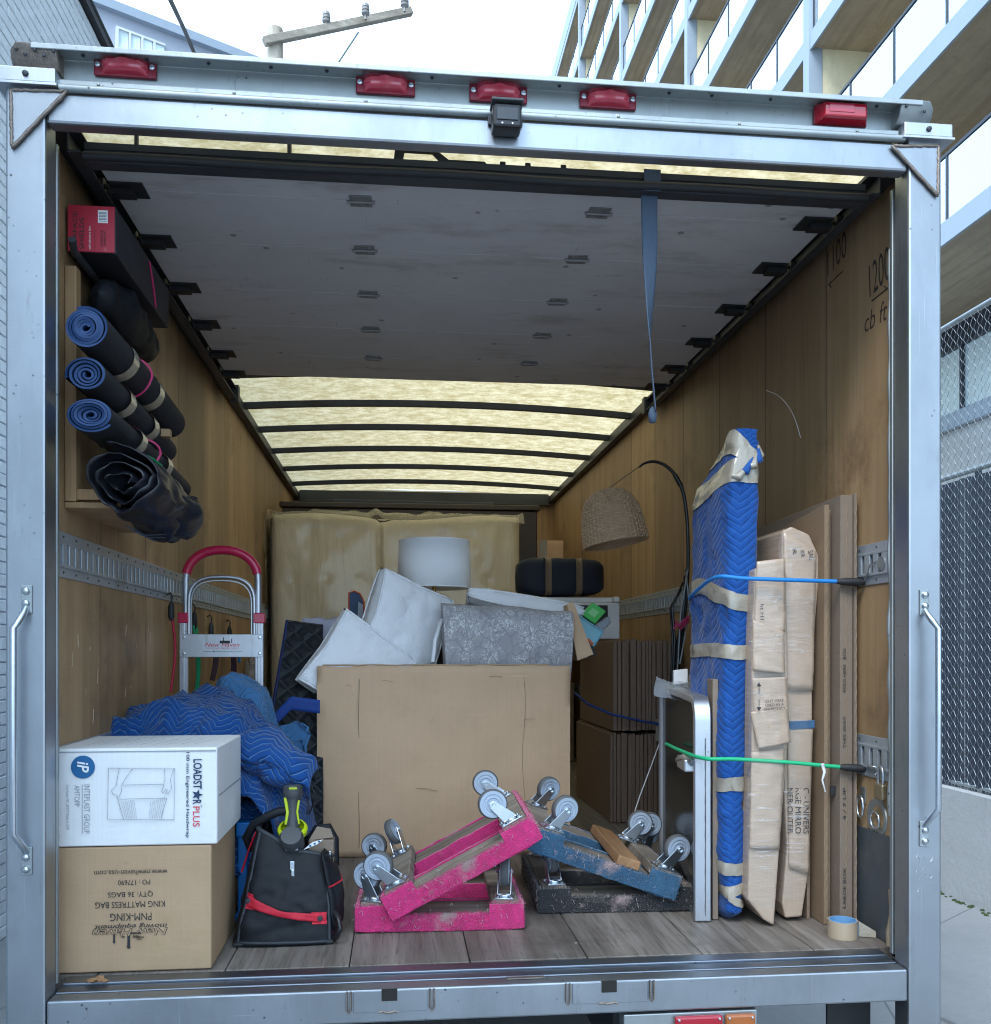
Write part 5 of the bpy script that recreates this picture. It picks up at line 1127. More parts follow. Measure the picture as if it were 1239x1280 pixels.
for v_ in (0, 1): 
    c_ = b.bm.verts.new(V((L_-.0 if v_ == 0 else R_+.0, 1.74, (zr0+zr1)/2)))
    ring = sorted([x for x in b.bm.verts if x is not c_ and x.is_boundary and abs(x.co.x-(L_ if v_ == 0 else R_)) < .03], key=lambda x: math.atan2(x.co.z-c_.co.z, x.co.y-c_.co.y))
    for i in range(len(ring)): b.f([ring[i], ring[(i+1) % len(ring)], c_])
t = thing('folded_rug', 'folded grey rug with a worn white pattern on the open box', 'rug', ((L_+R_)/2, 1.74, zr0))
obj('rug_body', b, M['rug'], t, smooth=60)
obj('fold_crease', B().tube([rugf(.665, k/24)+V((0, -.003, 0)) for k in range(25)], .006, 6), M['tool_gray'], t, smooth=60)
# odds and ends at the right rim
t = obj('card_flap', B().hull([at(709, 756, 1.72), at(717, 752, 1.72), at(742, 818, 1.66), at(722, 826, 1.66)], (.01, .22, 0)), M['card'], bev=.002); tag(t, 'bent brown cardboard flap at the end of the folded rug', 'cardboard')
t = thing('pale_blue_tray', 'tilted pale blue plastic tray beside the folded rug', 'tray', tuple(at(735, 800, 1.85)))
P_ = [at(712, 762, 1.82), at(754, 790, 1.82), at(738, 815, 1.82), at(733, 822, 1.82), at(718, 790, 1.82)]; obj('tray_body', B().hull(P_, (0, .12, 0)), M['cyan_plastic'], t, bev=.004); obj('tray_rim', B().tube([p+V((0, -.004, 0)) for p in P_], .005, 6, closed=True), M['cyan_plastic'], t, smooth=60)
t = thing('green_packet', 'small bright green packet sticking out above the pale blue tray', 'packet', tuple(at(742, 768, 1.9)))
obj('packet_body', B().hull([at(727, 768, 1.86), at(741, 753, 1.86), at(758, 764, 1.86), at(744, 780, 1.86)], (0, .035, 0)), M['green_card'], t, bev=.003); obj('packet_print', B().hull([at(735, 766, 1.858), at(741, 760, 1.858), at(749, 765, 1.858), at(743, 772, 1.858)], (0, -.001, 0)), M['ink_white'] if 0 else pm('pale_green_print', (.25, .62, .25), .5), t)
t = obj('grey_wedge', B().hull([at(745, 782, 1.84), at(762, 770, 1.84), at(764, 778, 1.84), at(750, 792, 1.84)], (0, .06, 0)), M['ink_gray'], bev=.004); tag(t, 'small grey ribbed block beside the green packet', 'block')
t = thing('orange_tool', 'black tool with orange trim hanging over the box rim below the pale blue tray', 'tool', tuple(at(740, 812, 1.72)))
obj('tool_body', B().tube([at(728, 808, 1.70), at(738, 812, 1.70), at(742, 820, 1.70)], [.018, .022, .014], 10), M['tool_gray'], t, smooth=60); obj('orange_trim', B().tube([at(726, 800, 1.695), at(736, 800, 1.695), at(741, 806, 1.695)], .008, 7), M['orange'], t, smooth=60)

# mattress in plastic
m0, m1, mt = at(338, 640, 4.2), at(651, 655, 4.2), 1.82
x0, x1 = m0.x, m1.x; z0 = .05
tufts = [(x0+.16+.225*i+(.11 if j % 2 else 0), z0+.16+.29*j) for j in range(7) for i in range(8)]
def mf(u, v):
    x, z = x0+(x1-x0)*u, z0+(mt-z0)*v; ex, ez = min(u, 1-u)*(x1-x0), min(v, 1-v)*(mt-z0); e = min(1, min(ex, ez)/.07)
    d = -.06*math.sqrt(max(0, 1-(1-e)**2)); tf = sum(math.exp(-((x-a)**2+(z-c)**2)/.0012) for a, c in tufts if abs(x-a) < .15 and abs(z-c) < .15)
    zz = z+.02*math.sin(u*9)*v**6-.025*math.exp(-((u-.44)/.03)**2)*v**10
    return V((x, 4.2+.06+d+.005*tf+.030*math.exp(-((u-.44-.01*math.sin(5*v))/.007)**2)-.010*math.exp(-((u-.455-.01*math.sin(5*v))/.010)**2)+.012*fbm((x, 0, z), 2.5, 3), zz))
t = thing('mattress', 'tufted cream mattress in a clear plastic bag, standing behind the lamp', 'mattress', ((x0+x1)/2, 4.32, z0-.03))
b = B().sheet(mf, 120, 110); obj('mattress_front', b, M['mattress'], t, smooth=80)
obj('mattress_core', B().box(x0+.015, x1-.015, 4.262, 4.47, z0, mt-.015), M['mattress'], t, bev=.04)
pp = [mf(0, .02+.96*k/20) for k in range(21)]+[mf(k/40, 1) for k in range(1, 40)]+[mf(1, 1-.96*k/20) for k in range(21)]
obj('edge_piping', B().tube([p+V((0, -.004, 0)) for p in pp], .007, 6), pm('dark_piping', (.10, .085, .06), .6), t, smooth=60)
def bagtop(u, v):
    p = V((x0-.02+(x1-x0+.04)*u, 4.15+.36*v, mt+.012+.055*abs(fbm((u*3, v, 2), 2.2, 5))+.03*math.exp(-((u-.42)/.02)**2)-.07*(abs(2*v-1))**6)); return p
M['bag_film'] = pm('clear_bag_film', (.55, .50, .38), .18, 0, .1, 9, bump=.7, bs=14, bd=.02, Alpha=.35)
obj('plastic_bag', B().sheet(bagtop, 90, 14), M['bag_film'], t, smooth=80)
def bagside(u, v): p = V((x0-.025-.04*abs(nz((v*6, u*3, 1))), 4.13+.3*u, z0+(mt-z0)*v)); return p
obj('plastic_bag', B().sheet(bagside, 10, 60), M['bag_film'], t, smooth=80)
# furniture and cartons stacked behind the mattress
tag(obj('dark_headboard', B().box(-1.1, .80, 4.62, 4.68, .05, 1.93).box(-1.12, .82, 4.60, 4.70, 1.93, 1.97), pm('dark_stained_wood', (.035, .022, .014), .4), bev=.008), 'dark wooden headboard standing behind the mattress', 'headboard')
for k, (xx0, xx1, zz0, zz1, lab) in enumerate(((.66, 1.10, .02, .62, 'brown carton on the floor behind the mattress, lowest of its stack'), (.68, 1.08, .63, 1.18, 'brown carton in the middle of the stack beside the mattress'), (.66, 1.06, 1.19, 1.52, 'brown carton second from the top beside the mattress'), (.70, 1.02, 1.53, 1.72, 'small brown carton on top of the stack beside the mattress'))):
    t = thing('stacked_carton', lab, 'carton', ((xx0+xx1)/2, 4.95, zz0), 'cartons stacked beside the mattress'); carton(t, xx0, xx1, 4.72, 5.2, zz0, zz1, M['card'] if k % 2 else M['card_gray'], .006, 20+k, 8)
    obj('packing_tape', B().box((xx0+xx1)/2-.03, (xx0+xx1)/2+.03, 4.709, 4.7125, zz0+.01, zz1), M['tape'], t)
tag(obj('dark_cabinet', B().box(-1.0, .55, 5.2, 5.7, .02, 2.02).box(-.98, -.24, 5.18, 5.198, .1, 1.98).box(-.22, .53, 5.18, 5.198, .1, 1.98), pm('dark_cabinet_wood', (.03, .02, .015), .45), bev=.006), 'tall dark cabinet at the front of the hold, only its top showing', 'cabinet')
tag(obj('rolled_carpet', B().tube([(-.75, 4.9, 1.99), (.5, 5.0, 2.0)], .05, 12), M['navy_cloth'], smooth=60), 'dark rolled carpet lying on top of the furniture behind the mattress', 'carpet roll')
# bundles of flattened boxes
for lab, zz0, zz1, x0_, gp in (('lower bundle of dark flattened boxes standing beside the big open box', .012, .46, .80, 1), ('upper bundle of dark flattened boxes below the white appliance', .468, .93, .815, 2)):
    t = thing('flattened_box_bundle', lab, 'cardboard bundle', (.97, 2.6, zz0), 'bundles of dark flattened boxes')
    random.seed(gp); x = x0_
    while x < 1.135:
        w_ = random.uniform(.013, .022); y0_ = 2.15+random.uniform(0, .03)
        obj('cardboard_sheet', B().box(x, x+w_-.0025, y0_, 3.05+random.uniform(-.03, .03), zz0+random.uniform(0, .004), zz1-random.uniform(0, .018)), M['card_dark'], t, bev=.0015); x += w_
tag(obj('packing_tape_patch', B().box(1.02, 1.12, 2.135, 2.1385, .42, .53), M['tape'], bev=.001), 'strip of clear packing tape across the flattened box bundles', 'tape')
tag(obj('hanging_twine', B().tube([at(826, 925, 1.75), at(815, 955, 1.7), at(800, 995, 1.6), at(791, 1022, 1.55), at(789, 1040, 1.5)], (.0025), 6), M['cushion'], smooth=60), 'thin white twine hanging down by the flattened box bundles', 'twine')
tag(obj('bungee_cord', B().tube([at(718, 866, 2.3), at(735, 880, 2.13), at(765, 893, 2.11), at(800, 901, 2.11), at(830, 906, 2.11)], .006, 7), M['strap_blue'], smooth=60), 'dark blue bungee cord stretched across the flattened box bundles', 'bungee cord')
# white appliance and navy duffel on top
a0, a1 = at(668, 745, 2.75), at(775, 790, 2.75)
t = thing('white_appliance', 'white plastic appliance with a dark opening, on the flattened boxes', 'appliance', ((a0.x+a1.x)/2, 2.9, .935))
az1, az0 = a0.z, .935
obj('casing', B().box(a0.x, a1.x, 2.75, 3.0, az0, az1-.035).box(a0.x, a0.x+.03, 2.75, 3.0, az1-.034, az1).box(a1.x-.035, a1.x, 2.75, 3.0, az1-.034, az1).box(a0.x+.031, a1.x-.036, 2.78, 3.0, az1-.034, az1-.004), M['white_plastic'], t, bev=.008)
obj('dark_opening', B().box(a0.x+.12, a1.x-.07, 2.744, 2.749, az0+.07, az1-.05), M['black_gloss'], t, bev=.002)
d0, d1 = at(645, 745, 2.86), at(756, 697, 2.86)
t = thing('navy_duffel', 'navy soft bag with two tan straps, lying on the white appliance', 'duffel bag', ((d0.x+d1.x)/2, 2.9, az1))
def df(u, v):
    a = 2*math.pi*u; e_ = 6.0; ke = (abs(math.cos(a))**e_+abs(math.sin(a))**e_)**(-1/e_); lobes = 1-.10*math.exp(-((v-.34)/.035)**2)-.10*math.exp(-((v-.68)/.035)**2); en = (1-abs(2*v-1)**6)**.5; hh = (d1.z-d0.z)/2*.98
    p = V((d0.x+(d1.x-d0.x)*v, 2.9+.13*lobes*en*ke*math.cos(a), az1+.004+hh+hh*lobes*(en*.6+.4*(en > 0))*ke*math.sin(a)*(1-.12*v*v))); return p+V((0, 1, 1))*.008*fbm(p, 9, 4)
obj('bag_body', B().sheet(df, 40, 60, wrapu=True), M['navy_cloth'], t, smooth=80)
for v_ in (.34, .68): obj('tan_strap', B().sheet(lambda u, v, v_=v_: (lambda q: V((q.x, 2.9+(q.y-2.9)*1.05, az1+.06+(q.z-az1-.06)*1.05)))(df(u, v_+.035*(v-.5)*2)), 40, 4, wrapu=True), M['tan_strap'], t, smooth=70, solid=.004)

# arc lamp with wicker shade
YA = 1.9; ap = at(770, 606, YA); r_s = .152; zb_ = at(770, 680, YA).z
t = thing('arc_lamp', 'arc floor lamp with a woven wicker dome shade, hanging by the right wall', 'floor lamp', tuple(at(846, 1010, YA)))
pr = [(0, .26), (.035, .258), (.075, .245), (.11, .215), (.132, .17), (.143, .11), (.149, .05), (.152, 0)]
tl = Matrix.Translation(V((ap.x, YA, zb_))) @ Matrix.Rotation(R(-9), 4, 'Y') @ Matrix.Rotation(R(-4), 4, 'X')
def prf(q):
    q *= len(pr)-1; i = min(int(q), len(pr)-2); f_ = q-i; return (pr[i][0]*(1-f_)+pr[i+1][0]*f_, pr[i][1]*(1-f_)+pr[i+1][1]*f_)
b = B(); NS = 44
for k in range(NS):
    a = 2*math.pi*k/NS; b.tube([tl @ V((prf(.08+.92*j/14)[0]*math.cos(a), prf(.08+.92*j/14)[0]*math.sin(a), prf(.08+.92*j/14)[1])) for j in range(15)], .0034, 5, caps=False)
sh = obj('wicker_stakes', b, M['wicker'], t, smooth=70, kind='stuff')
b = B()
for j in range(30):
    rr, zz = prf(.06+.93*j/29); n = NS*2 if rr > .05 else 24
    b.tube([tl @ V(((rr+(.0032 if (k//2+j) % 2 else -.0026))*math.cos(2*math.pi*(k+.5)/n), (rr+(.0032 if (k//2+j) % 2 else -.0026))*math.sin(2*math.pi*(k+.5)/n), zz)) for k in range(n)], .0036, 4, closed=True)
obj('wicker_weave', b, M['wicker'], t, smooth=70, kind='stuff')
b = B()
b.lathe([(r*.965, z-.002) for r, z in pr], 40, tl); obj('shade_liner', b, M['wicker'], t, smooth=60)
tp = at(802, 583, YA); arc = [at(x, y, YA) for x, y in ((799, 584), (806, 579), (818, 577), (832, 582), (844, 594), (853, 612), (858, 640), (860, 675), (860, 712), (857, 760), (851, 810), (846, 850))]
arc = smooth_path(arc, 5); obj('arc_pole', B().tube(arc, [.005+.004*min(1, k/20) for k in range(len(arc))], 8), M['black_gloss'], t, smooth=60)
obj('pole_joint', B().tube([arc[20], arc[24]], .012, 8), M['black_gloss'], t, smooth=60)
obj('shade_cord', B().tube([tp+V((-.01, 0, 0)), tl @ V((0, 0, .26))], .0025, 5), M['tan_strap'], t)
b = B()
for k in range(4): b.tube([at(858-k*2, 712+8*k, YA-.02), at(855-5*k+6*math.sin(k*2), 760, YA-.05+.02*k), at(850-3*k, 800, YA-.05), at(845-2*k, 860, YA-.03), at(846-2*k, 1010, YA)], .006, 6)
obj('pole_bundle', b, M['black_gloss'], t, smooth=60); obj('steel_tube', B().tube([at(860, 712, YA-.06), at(851, 765, YA-.06), at(846, 850, YA-.06)], .004, 6).tube([at(858, 715, YA-.05), at(862, 762, YA-.05), at(850, 830, YA-.06)], .004, 6), M['chrome'], t, smooth=60)
for k in range(3): obj('red_tie', B().tube([at(842+k, 786-k*5, YA-.09), at(851, 779+k*4, YA-.10), at(861, 770+k*3, YA-.08)], .005, 6), M['pink_band'], t, smooth=60)
# ---------------------------------------------------------------- furniture dollies
M['threads'] = pm('frayed_fibre', (.50, .40, .42), .9)
def make_dolly(lab, carpet_m, M0, casters, wood_m='dolly_wood', L=.50, D=.56, middle=False, grp='upturned furniture dollies'):
    t = thing('furniture_dolly', lab, 'dolly', M0.to_translation(), grp, rot=M0.to_3x3())
    random.seed(len(lab))
    def rough_box(x0, x1, y0, y1, z0, z1, seed):           # carpet wrap with an uneven nap
        b = B(); n = 12
        def sd(o, ux, vy):
            def fn(u, v):
                p = V(o)+V(ux)*u+V(vy)*v; return p+V((fbm(p, 26, seed), fbm(p, 26, seed+3), fbm(p, 26, seed+6)))*.0028
            b.sheet(fn, max(3, int(V(ux).length/.02)), max(3, int(V(vy).length/.015)))
        X, Y, Z = (x1-x0, 0, 0), (0, y1-y0, 0), (0, 0, z1-z0)
        sd((x0, y0, z0), X, Z); sd((x0, y1, z0), X, Z); sd((x0, y0, z0), Y, Z); sd((x1, y0, z0), Y, Z); sd((x0, y0, z0), X, Y); sd((x0, y0, z1), X, Y)
        bmesh.ops.remove_doubles(b.bm, verts=b.bm.verts, dist=.003); return b
    for k, (y0, y1) in enumerate(((0, .19), (D-.19, D))):
        bd = obj('long_board', B().box(.02, L-.02, y0+.016, y1-.016, .008, .046), M[wood_m], t, world=False, bev=.003)
        obj('carpet_edge', rough_box(.015, L-.015, y0, y0+.0155, .002, .05, k), carpet_m, bd, world=False, smooth=50); obj('carpet_edge', rough_box(.015, L-.015, y1-.0155, y1, .002, .05, k+5), carpet_m, bd, world=False, smooth=50)
        obj('carpet_face', rough_box(.015, L-.015, y0+.003, y1-.003, 0, .007, k+9), carpet_m, bd, world=False, smooth=50)
    ends = [(0, .095), (L-.095, L)] + ([(L*.56, L*.56+.09)] if middle else [])
    for k, (x0, x1) in enumerate(ends):
        eb = obj('end_board', B().box(x0+.006, x1-.006, .004, D-.004, .052, .084), M['raw_wood' if k == 2 else wood_m], t, world=False, bev=.004)
        if k == 2: continue
        obj('end_carpet', rough_box(x0-.006, x1+.004, -.004, .003, .004, .080, k+2), carpet_m, eb, world=False, smooth=50)
        xo = (x0-.008, x0+.004) if k == 0 else (x1-.004, x1+.008); obj('end_carpet', rough_box(*xo, 0, D, .004, .078, k+4), carpet_m, eb, world=False, smooth=50)
    b = B()
    for k in range(60):
        e = random.choice((0, 1)); p = V((random.choice((-.006, L+.006)) if e else random.uniform(0, L), random.uniform(-.006, .0) if e == 0 else random.uniform(0, .05), random.uniform(.02, .08))); q = p+V((random.uniform(-.012, .012), random.uniform(-.012, .002), random.uniform(-.016, .006))); b.tube([p, p.lerp(q, .5)+V((0, 0, random.uniform(-.01, .01))), q], .0006, 3, caps=False)
    obj('loose_threads', b, M['threads'], t, world=False, kind='stuff')
    b = B()
    def nap(p, d, s_):
        q = p+V(d)*random.uniform(.5, 1)*s_+V((random.uniform(-1, 1), random.uniform(-1, 1), random.uniform(-1, 1)))*s_*.6; w_ = V((random.uniform(-1, 1), random.uniform(-.3, .3), random.uniform(-1, 1))).normalized()*.0007
        b.mi = 1 if random.random() < .10 else 0; b.f([b.bm.verts.new(p-w_), b.bm.verts.new(p+w_), b.bm.verts.new(q)])
    for k in range(5200):
        x = random.uniform(-.006, L+.006); e = x < .1 or x > L-.1; r_ = random.random()
        if r_ < .55: nap(V((x, -.002, random.uniform(.002, .080 if e else .05))), (0, -1, 0), .006)
        elif r_ < .80: nap(V((x, random.uniform(-.003, .012), .081 if e else .051)), (0, -.3, 1), .008)
        else:
            s_ = random.choice((0, 1)); nap(V((L+.008 if s_ else -.008, random.uniform(0, D), random.uniform(.004, .08))), (1 if s_ else -1, 0, 0), .008)
    obj('carpet_nap', b, [carpet_m, M['threads']], t, world=False, kind='stuff')
    for (cx_, cy_, ang) in casters:
        Mc = Matrix.Translation((cx_, cy_, .084)) @ Matrix.Rotation(R(ang), 4, 'Z')
        cs = obj('caster', B().box(-.036, .036, -.030, .030, .001, .006, Mc).lathe([(.026, .0065), (.026, .012), (.02, .018), (0, .018)], 18, Mc), M['chrome'], t, world=False, bev=.001, smooth=40)
        wc = V((.026, 0, .076)); fk = B()
        for s in (-1, 1): fk.prism([(-.022, .014), (.024, .014), (.040, .07), (.036, .086), (.020, .086), (.010, .07)], .003, Mc @ frame((0, s*.019+(.003 if s > 0 else 0), 0), (1, 0, 0), (0, 0, 1)))
        fk.box(-.022, .024, -.019, .019, .0115, .016, Mc); obj('fork', fk, M['chrome'], cs, world=False, bev=.0012)
        Mw = Mc @ Matrix.Translation(wc) @ Matrix.Rotation(R(90), 4, 'X')
        wl_ = obj('wheel', B().lathe([(.030, -.0125), (.040, -.0135), (.0455, -.009), (.0465, 0), (.0455, .009), (.040, .0135), (.030, .0125)], 36, Mw), M['tyre'], cs, world=False, smooth=50)
        o1 = obj('wheel_side', B().lathe([(0, -.0155), (.008, -.0155), (.010, -.011), (.018, -.011), (.020, -.0137), (.0235, -.0137), (.025, -.0118), (.029, -.0118), (.031, -.0142), (.041, -.0140), (.041, .0140), (.031, .0142), (.029, .0118), (.025, .0118), (.0235, .0137), (.020, .0137), (.018, .011), (.010, .011), (.008, .0155), (0, .0155)], 36, Mw), M['wheel_gray'], cs, world=False, smooth=40)
        obj('axle_nut', B().lathe([(.0075, -.027), (.0075, -.0222), (.004, -.0222), (.004, .0222), (.0075, .0222), (.0075, .027)], 6, Mw).lathe([(.004, -.030), (.004, -.027), (0, -.027)], 8, Mw), M['chrome'], cs, world=False)
        for dx, dy in ((-.027, -.021), (.027, -.021), (.027, .021), (-.027, .021)): obj('bolt_head', B().lathe([(.0055, .006), (.0055, .010), (0, .0105)], 6, Mc @ Matrix.Translation((dx, dy, 0))), M['chrome'], cs, world=False)
    return t
def Mat(o, rots): return Matrix.Translation(V(o)) @ rots.to_4x4()
o_ = atz(447, 1168, .012)
make_dolly('pink-carpeted dolly lying flat on the floor, wheels up', M['pink'], Mat((o_.x, .45, .012), RZ(-1.5)), [(.05, .055, 155), (.05, .50, 165), (.452, .06, 82), (.45, .5, 60)])
pl_ = at(494, 1154, .40)
make_dolly('pink-carpeted dolly propped at a slant on the flat pink one', M['pink'], Mat((pl_.x, .41, pl_.z+.004), RZ(-2) @ RY(-28)), [(.05, .055, 165), (.05, .50, 75), (.447, .055, 185), (.452, .50, 180)])
make_dolly('black-carpeted dolly lying flat on the floor beside the glossy panel', M['black_carpet'], Mat((.205, .60, .012), RZ(-2)), [(.05, .06, 100), (.05, .5, 60), (.45, .5, 20)], D=.56)
pb = at(662, 1062, .58)
make_dolly('blue-carpeted dolly tilted over the black one, one plank raw wood', M['blue_carpet'], Mat((pb.x-.005, .58, pb.z-.005), RZ(-3) @ RY(19.5)), [(.055, .055, 20), (.05, .50, 25), (.452, .055, 15), (.40, .43, 0), (.455, .50, 5)], middle=True)

# ---------------------------------------------------------------- right-hand cargo
# glossy dark panel with aluminium rim
F0, F1 = V((.700, .455, .012)), V((.795, 1.20, .012)); dv = (F1-F0); Ln = dv.length; dn = dv.normalized(); zt5 = .705
fm = frame(F0, dn, (0, 0, 1))            # x along the panel (into the truck), y up, z towards -x side?
if fm.col[2].x > 0: sg = -1
else: sg = 1
t = thing('glossy_panel', 'dark glossy panel with a rounded aluminium rim, leaning beside the dollies', 'panel', tuple(F0))
def pz(d): return d*sg
obj('panel_core', B().prism([(.03, 0), (Ln, 0), (Ln, zt5-.02), (.09, zt5-.02), (.03, zt5-.09)], pz(.004), fm @ Matrix.Translation((0, 0, pz(.006)))), M['mirror_dark'], t)
rim = [(.012, 0), (.012, zt5-.13)]+[(.012, zt5-.07)]+[(.012+.06*(1-math.cos(k*math.pi/16)), zt5-.065+.06*math.sin(k*math.pi/16)) for k in range(1, 9)]+[(.16, zt5-.003), (Ln, zt5+.01)]
def rect_sweep(pts, w_, d_):
    b = B(); rg = []
    for i, p in enumerate(pts):
        a = V((*pts[max(0, i-1)], 0)); c = V((*pts[min(len(pts)-1, i+1)], 0)); tg = (c-a).normalized(); nr = V((-tg.y, tg.x, 0)); q = V((*p, 0))
        rg.append([b.bm.verts.new(fm @ (q+nr*x+V((0, 0, z)))) for x, z in ((-w_, -d_), (w_, -d_), (w_, d_), (-w_, d_))])
    for A_, B_ in zip(rg, rg[1:]):
        for k in range(4): b.f([A_[k], A_[(k+1) % 4], B_[(k+1) % 4], B_[k]])
    b.f(rg[0][::-1]); b.f(rg[-1]); return b
obj('rim', rect_sweep(rim, .012, .027), M['alu'], t, bev=.004, smooth=30)
obj('rim_bead', B().tube([fm @ V((-.0015, .02+k*.028, -.008*sg)) for k in range(21)], [.0022 if k % 2 else .0012 for k in range(21)], 5), M['chrome'], t, smooth=60)
hb = obj('clamp', B().box(.02, .16, zt5-.235, zt5-.195, pz(.012) if sg > 0 else -.055, .055 if sg > 0 else pz(.012), fm), M['alu'], t, bev=.005)
obj('clamp_bar', B().tube([fm @ V((.01, zt5-.205, pz(.03))), fm @ V((.05, zt5-.19, pz(.05))), fm @ V((.19, zt5-.215, pz(.045)))], .011, 8), M['chrome'], hb, smooth=50)
obj('foot_edge', B().box(.02, Ln, 0, .02, -.02, .02, fm), M['alu'], t, bev=.003); obj('back_edge', B().box(Ln-.01, Ln+.035, 0, zt5+.02, -.02, .02, fm), M['ink_gray'], t, bev=.005)
# cardboard sheet next to it
c0 = V((.748, .475, .012)); fm2 = frame(c0, (dv+V((.02, 0, 0))).normalized(), (0, 0, 1))
tag(obj('cardboard_sheet', B().box(0, .62, 0, .765, -.009, .009, fm2), M['card_gray'], bev=.002), 'greyish cardboard sheet sandwiched between the glossy panel and the blue wrapped item', 'cardboard')
def film(u, v): p = at(820+45*u, 846+26*v+10*u, .95-.05*v); return p+V((1, 1, 1))*.015*fbm(p, 14, 2)
tag(obj('clear_film', B().sheet(film, 12, 8), M['wrap_film'], smooth=70), 'loose clear film over the top corner of the glossy panel', 'plastic film')
tag(obj('white_label_tag', B().hull([at(843, 838, .96), at(860, 836, .96), at(860, 854, .96), at(843, 856, .96)], (0, .02, 0)), M['cushion'], bev=.002), 'white padded tag at the foot of the arc lamp', 'tag')

# tall item wrapped in a blue blanket
def wrap(u, v, off=0.0):
    a = 2*math.pi*u; c_, s_ = math.cos(a), math.sin(a); e = 5; k = (abs(c_)**e+abs(s_)**e)**(-1/e); X, Yq = k*c_, k*s_
    z = .014+1.555*v
    hw = .046+.014*ss((z-.80)/.35)-.020*ss((z-1.36)/.2)-.008*math.exp(-((z-.38)/.02)**2)-.012*math.exp(-((z-.10)/.05)**2)
    hw *= (1 if v > .03 else .45+.55*math.sqrt(max(0, v/.03))); hd = .185*(1 if v > .02 else .7+15*v)
    cx_ = .797+.028*ss((z-.6)/.6)+.012*ss((z-1.3)/.2); cy_ = .62
    top = ss((z-1.40)/.17); yb_ = Yq
    hd2 = hd*(1-.80*top); cy2 = cy_-(hd-hd2)*.96
    p = V((cx_+(hw+off)*X, cy2+(hd2+off)*Yq, z)); return p+V((1, .6, .3))*(.009*fbm((p.x, p.y, p.z), 9, 5)+.006*fbm((p.x*2, p.y, p.z*.6), 26, 1))
t = thing('blanket_wrapped_item', 'tall narrow item wrapped in blue quilted blanket and tape, standing on end', 'wrapped item', (.80, .6, .012))
b = B().sheet(wrap, 72, 150, arc=True, wrapu=True); obj('quilted_wrap', b, M['blanket_wrap'], t, smooth=80)
c_ = [wrap(k/40, 1) for k in range(40)]; b = B(); b.f([b.bm.verts.new(p) for p in c_]); obj('wrap_top', b, M['blanket_wrap'], t); 
def band(z0, z1, tl0=0, nm='tape_band', wob=.01):
    def fn(u, v): zz = (z0+(z1-z0)*v+tl0*math.cos(2*math.pi*u)+wob*math.sin(2*math.pi*u*2+z0*9)-.014)/1.555; p = wrap(u, min(1, max(0, zz)), .0035); return p
    obj(nm, B().sheet(fn, 60, 8, wrapu=True), M['tape'], t, smooth=70)
for z0_, z1_, tl_, wb in ((1.40, 1.475, .03, .02), (1.455, 1.53, -.035, .01), (1.00, 1.055, -.045, .02), (.845, .89, .0, .004), (.425, .470, 0, .003), (.165, .205, .0, .006), (.10, .135, .018, .006), (.075, .10, -.02, .004)): band(z0_, z1_, tl_, wob=wb)
def edge(u, v): p = wrap(.93+.02*u, .40+.50*v, .004); return p+V((.004*math.sin(v*9), -.012, 0))
obj('seam_fold', B().sheet(edge, 6, 60), M['blanket_wrap'], t, smooth=80, solid=.012)
for k in range(6):
    q0 = wrap(.70+.05*k, .90+.012*k, .01); obj('knot_fold', B().tube([wrap(.66+.05*k, .905+.008*k, .006), q0, wrap(.78+.03*k, .93+.01*k, .004)], [.006, .014, .005], 8), M['blanket_wrap'] if k % 2 else M['tape'], t, smooth=70)

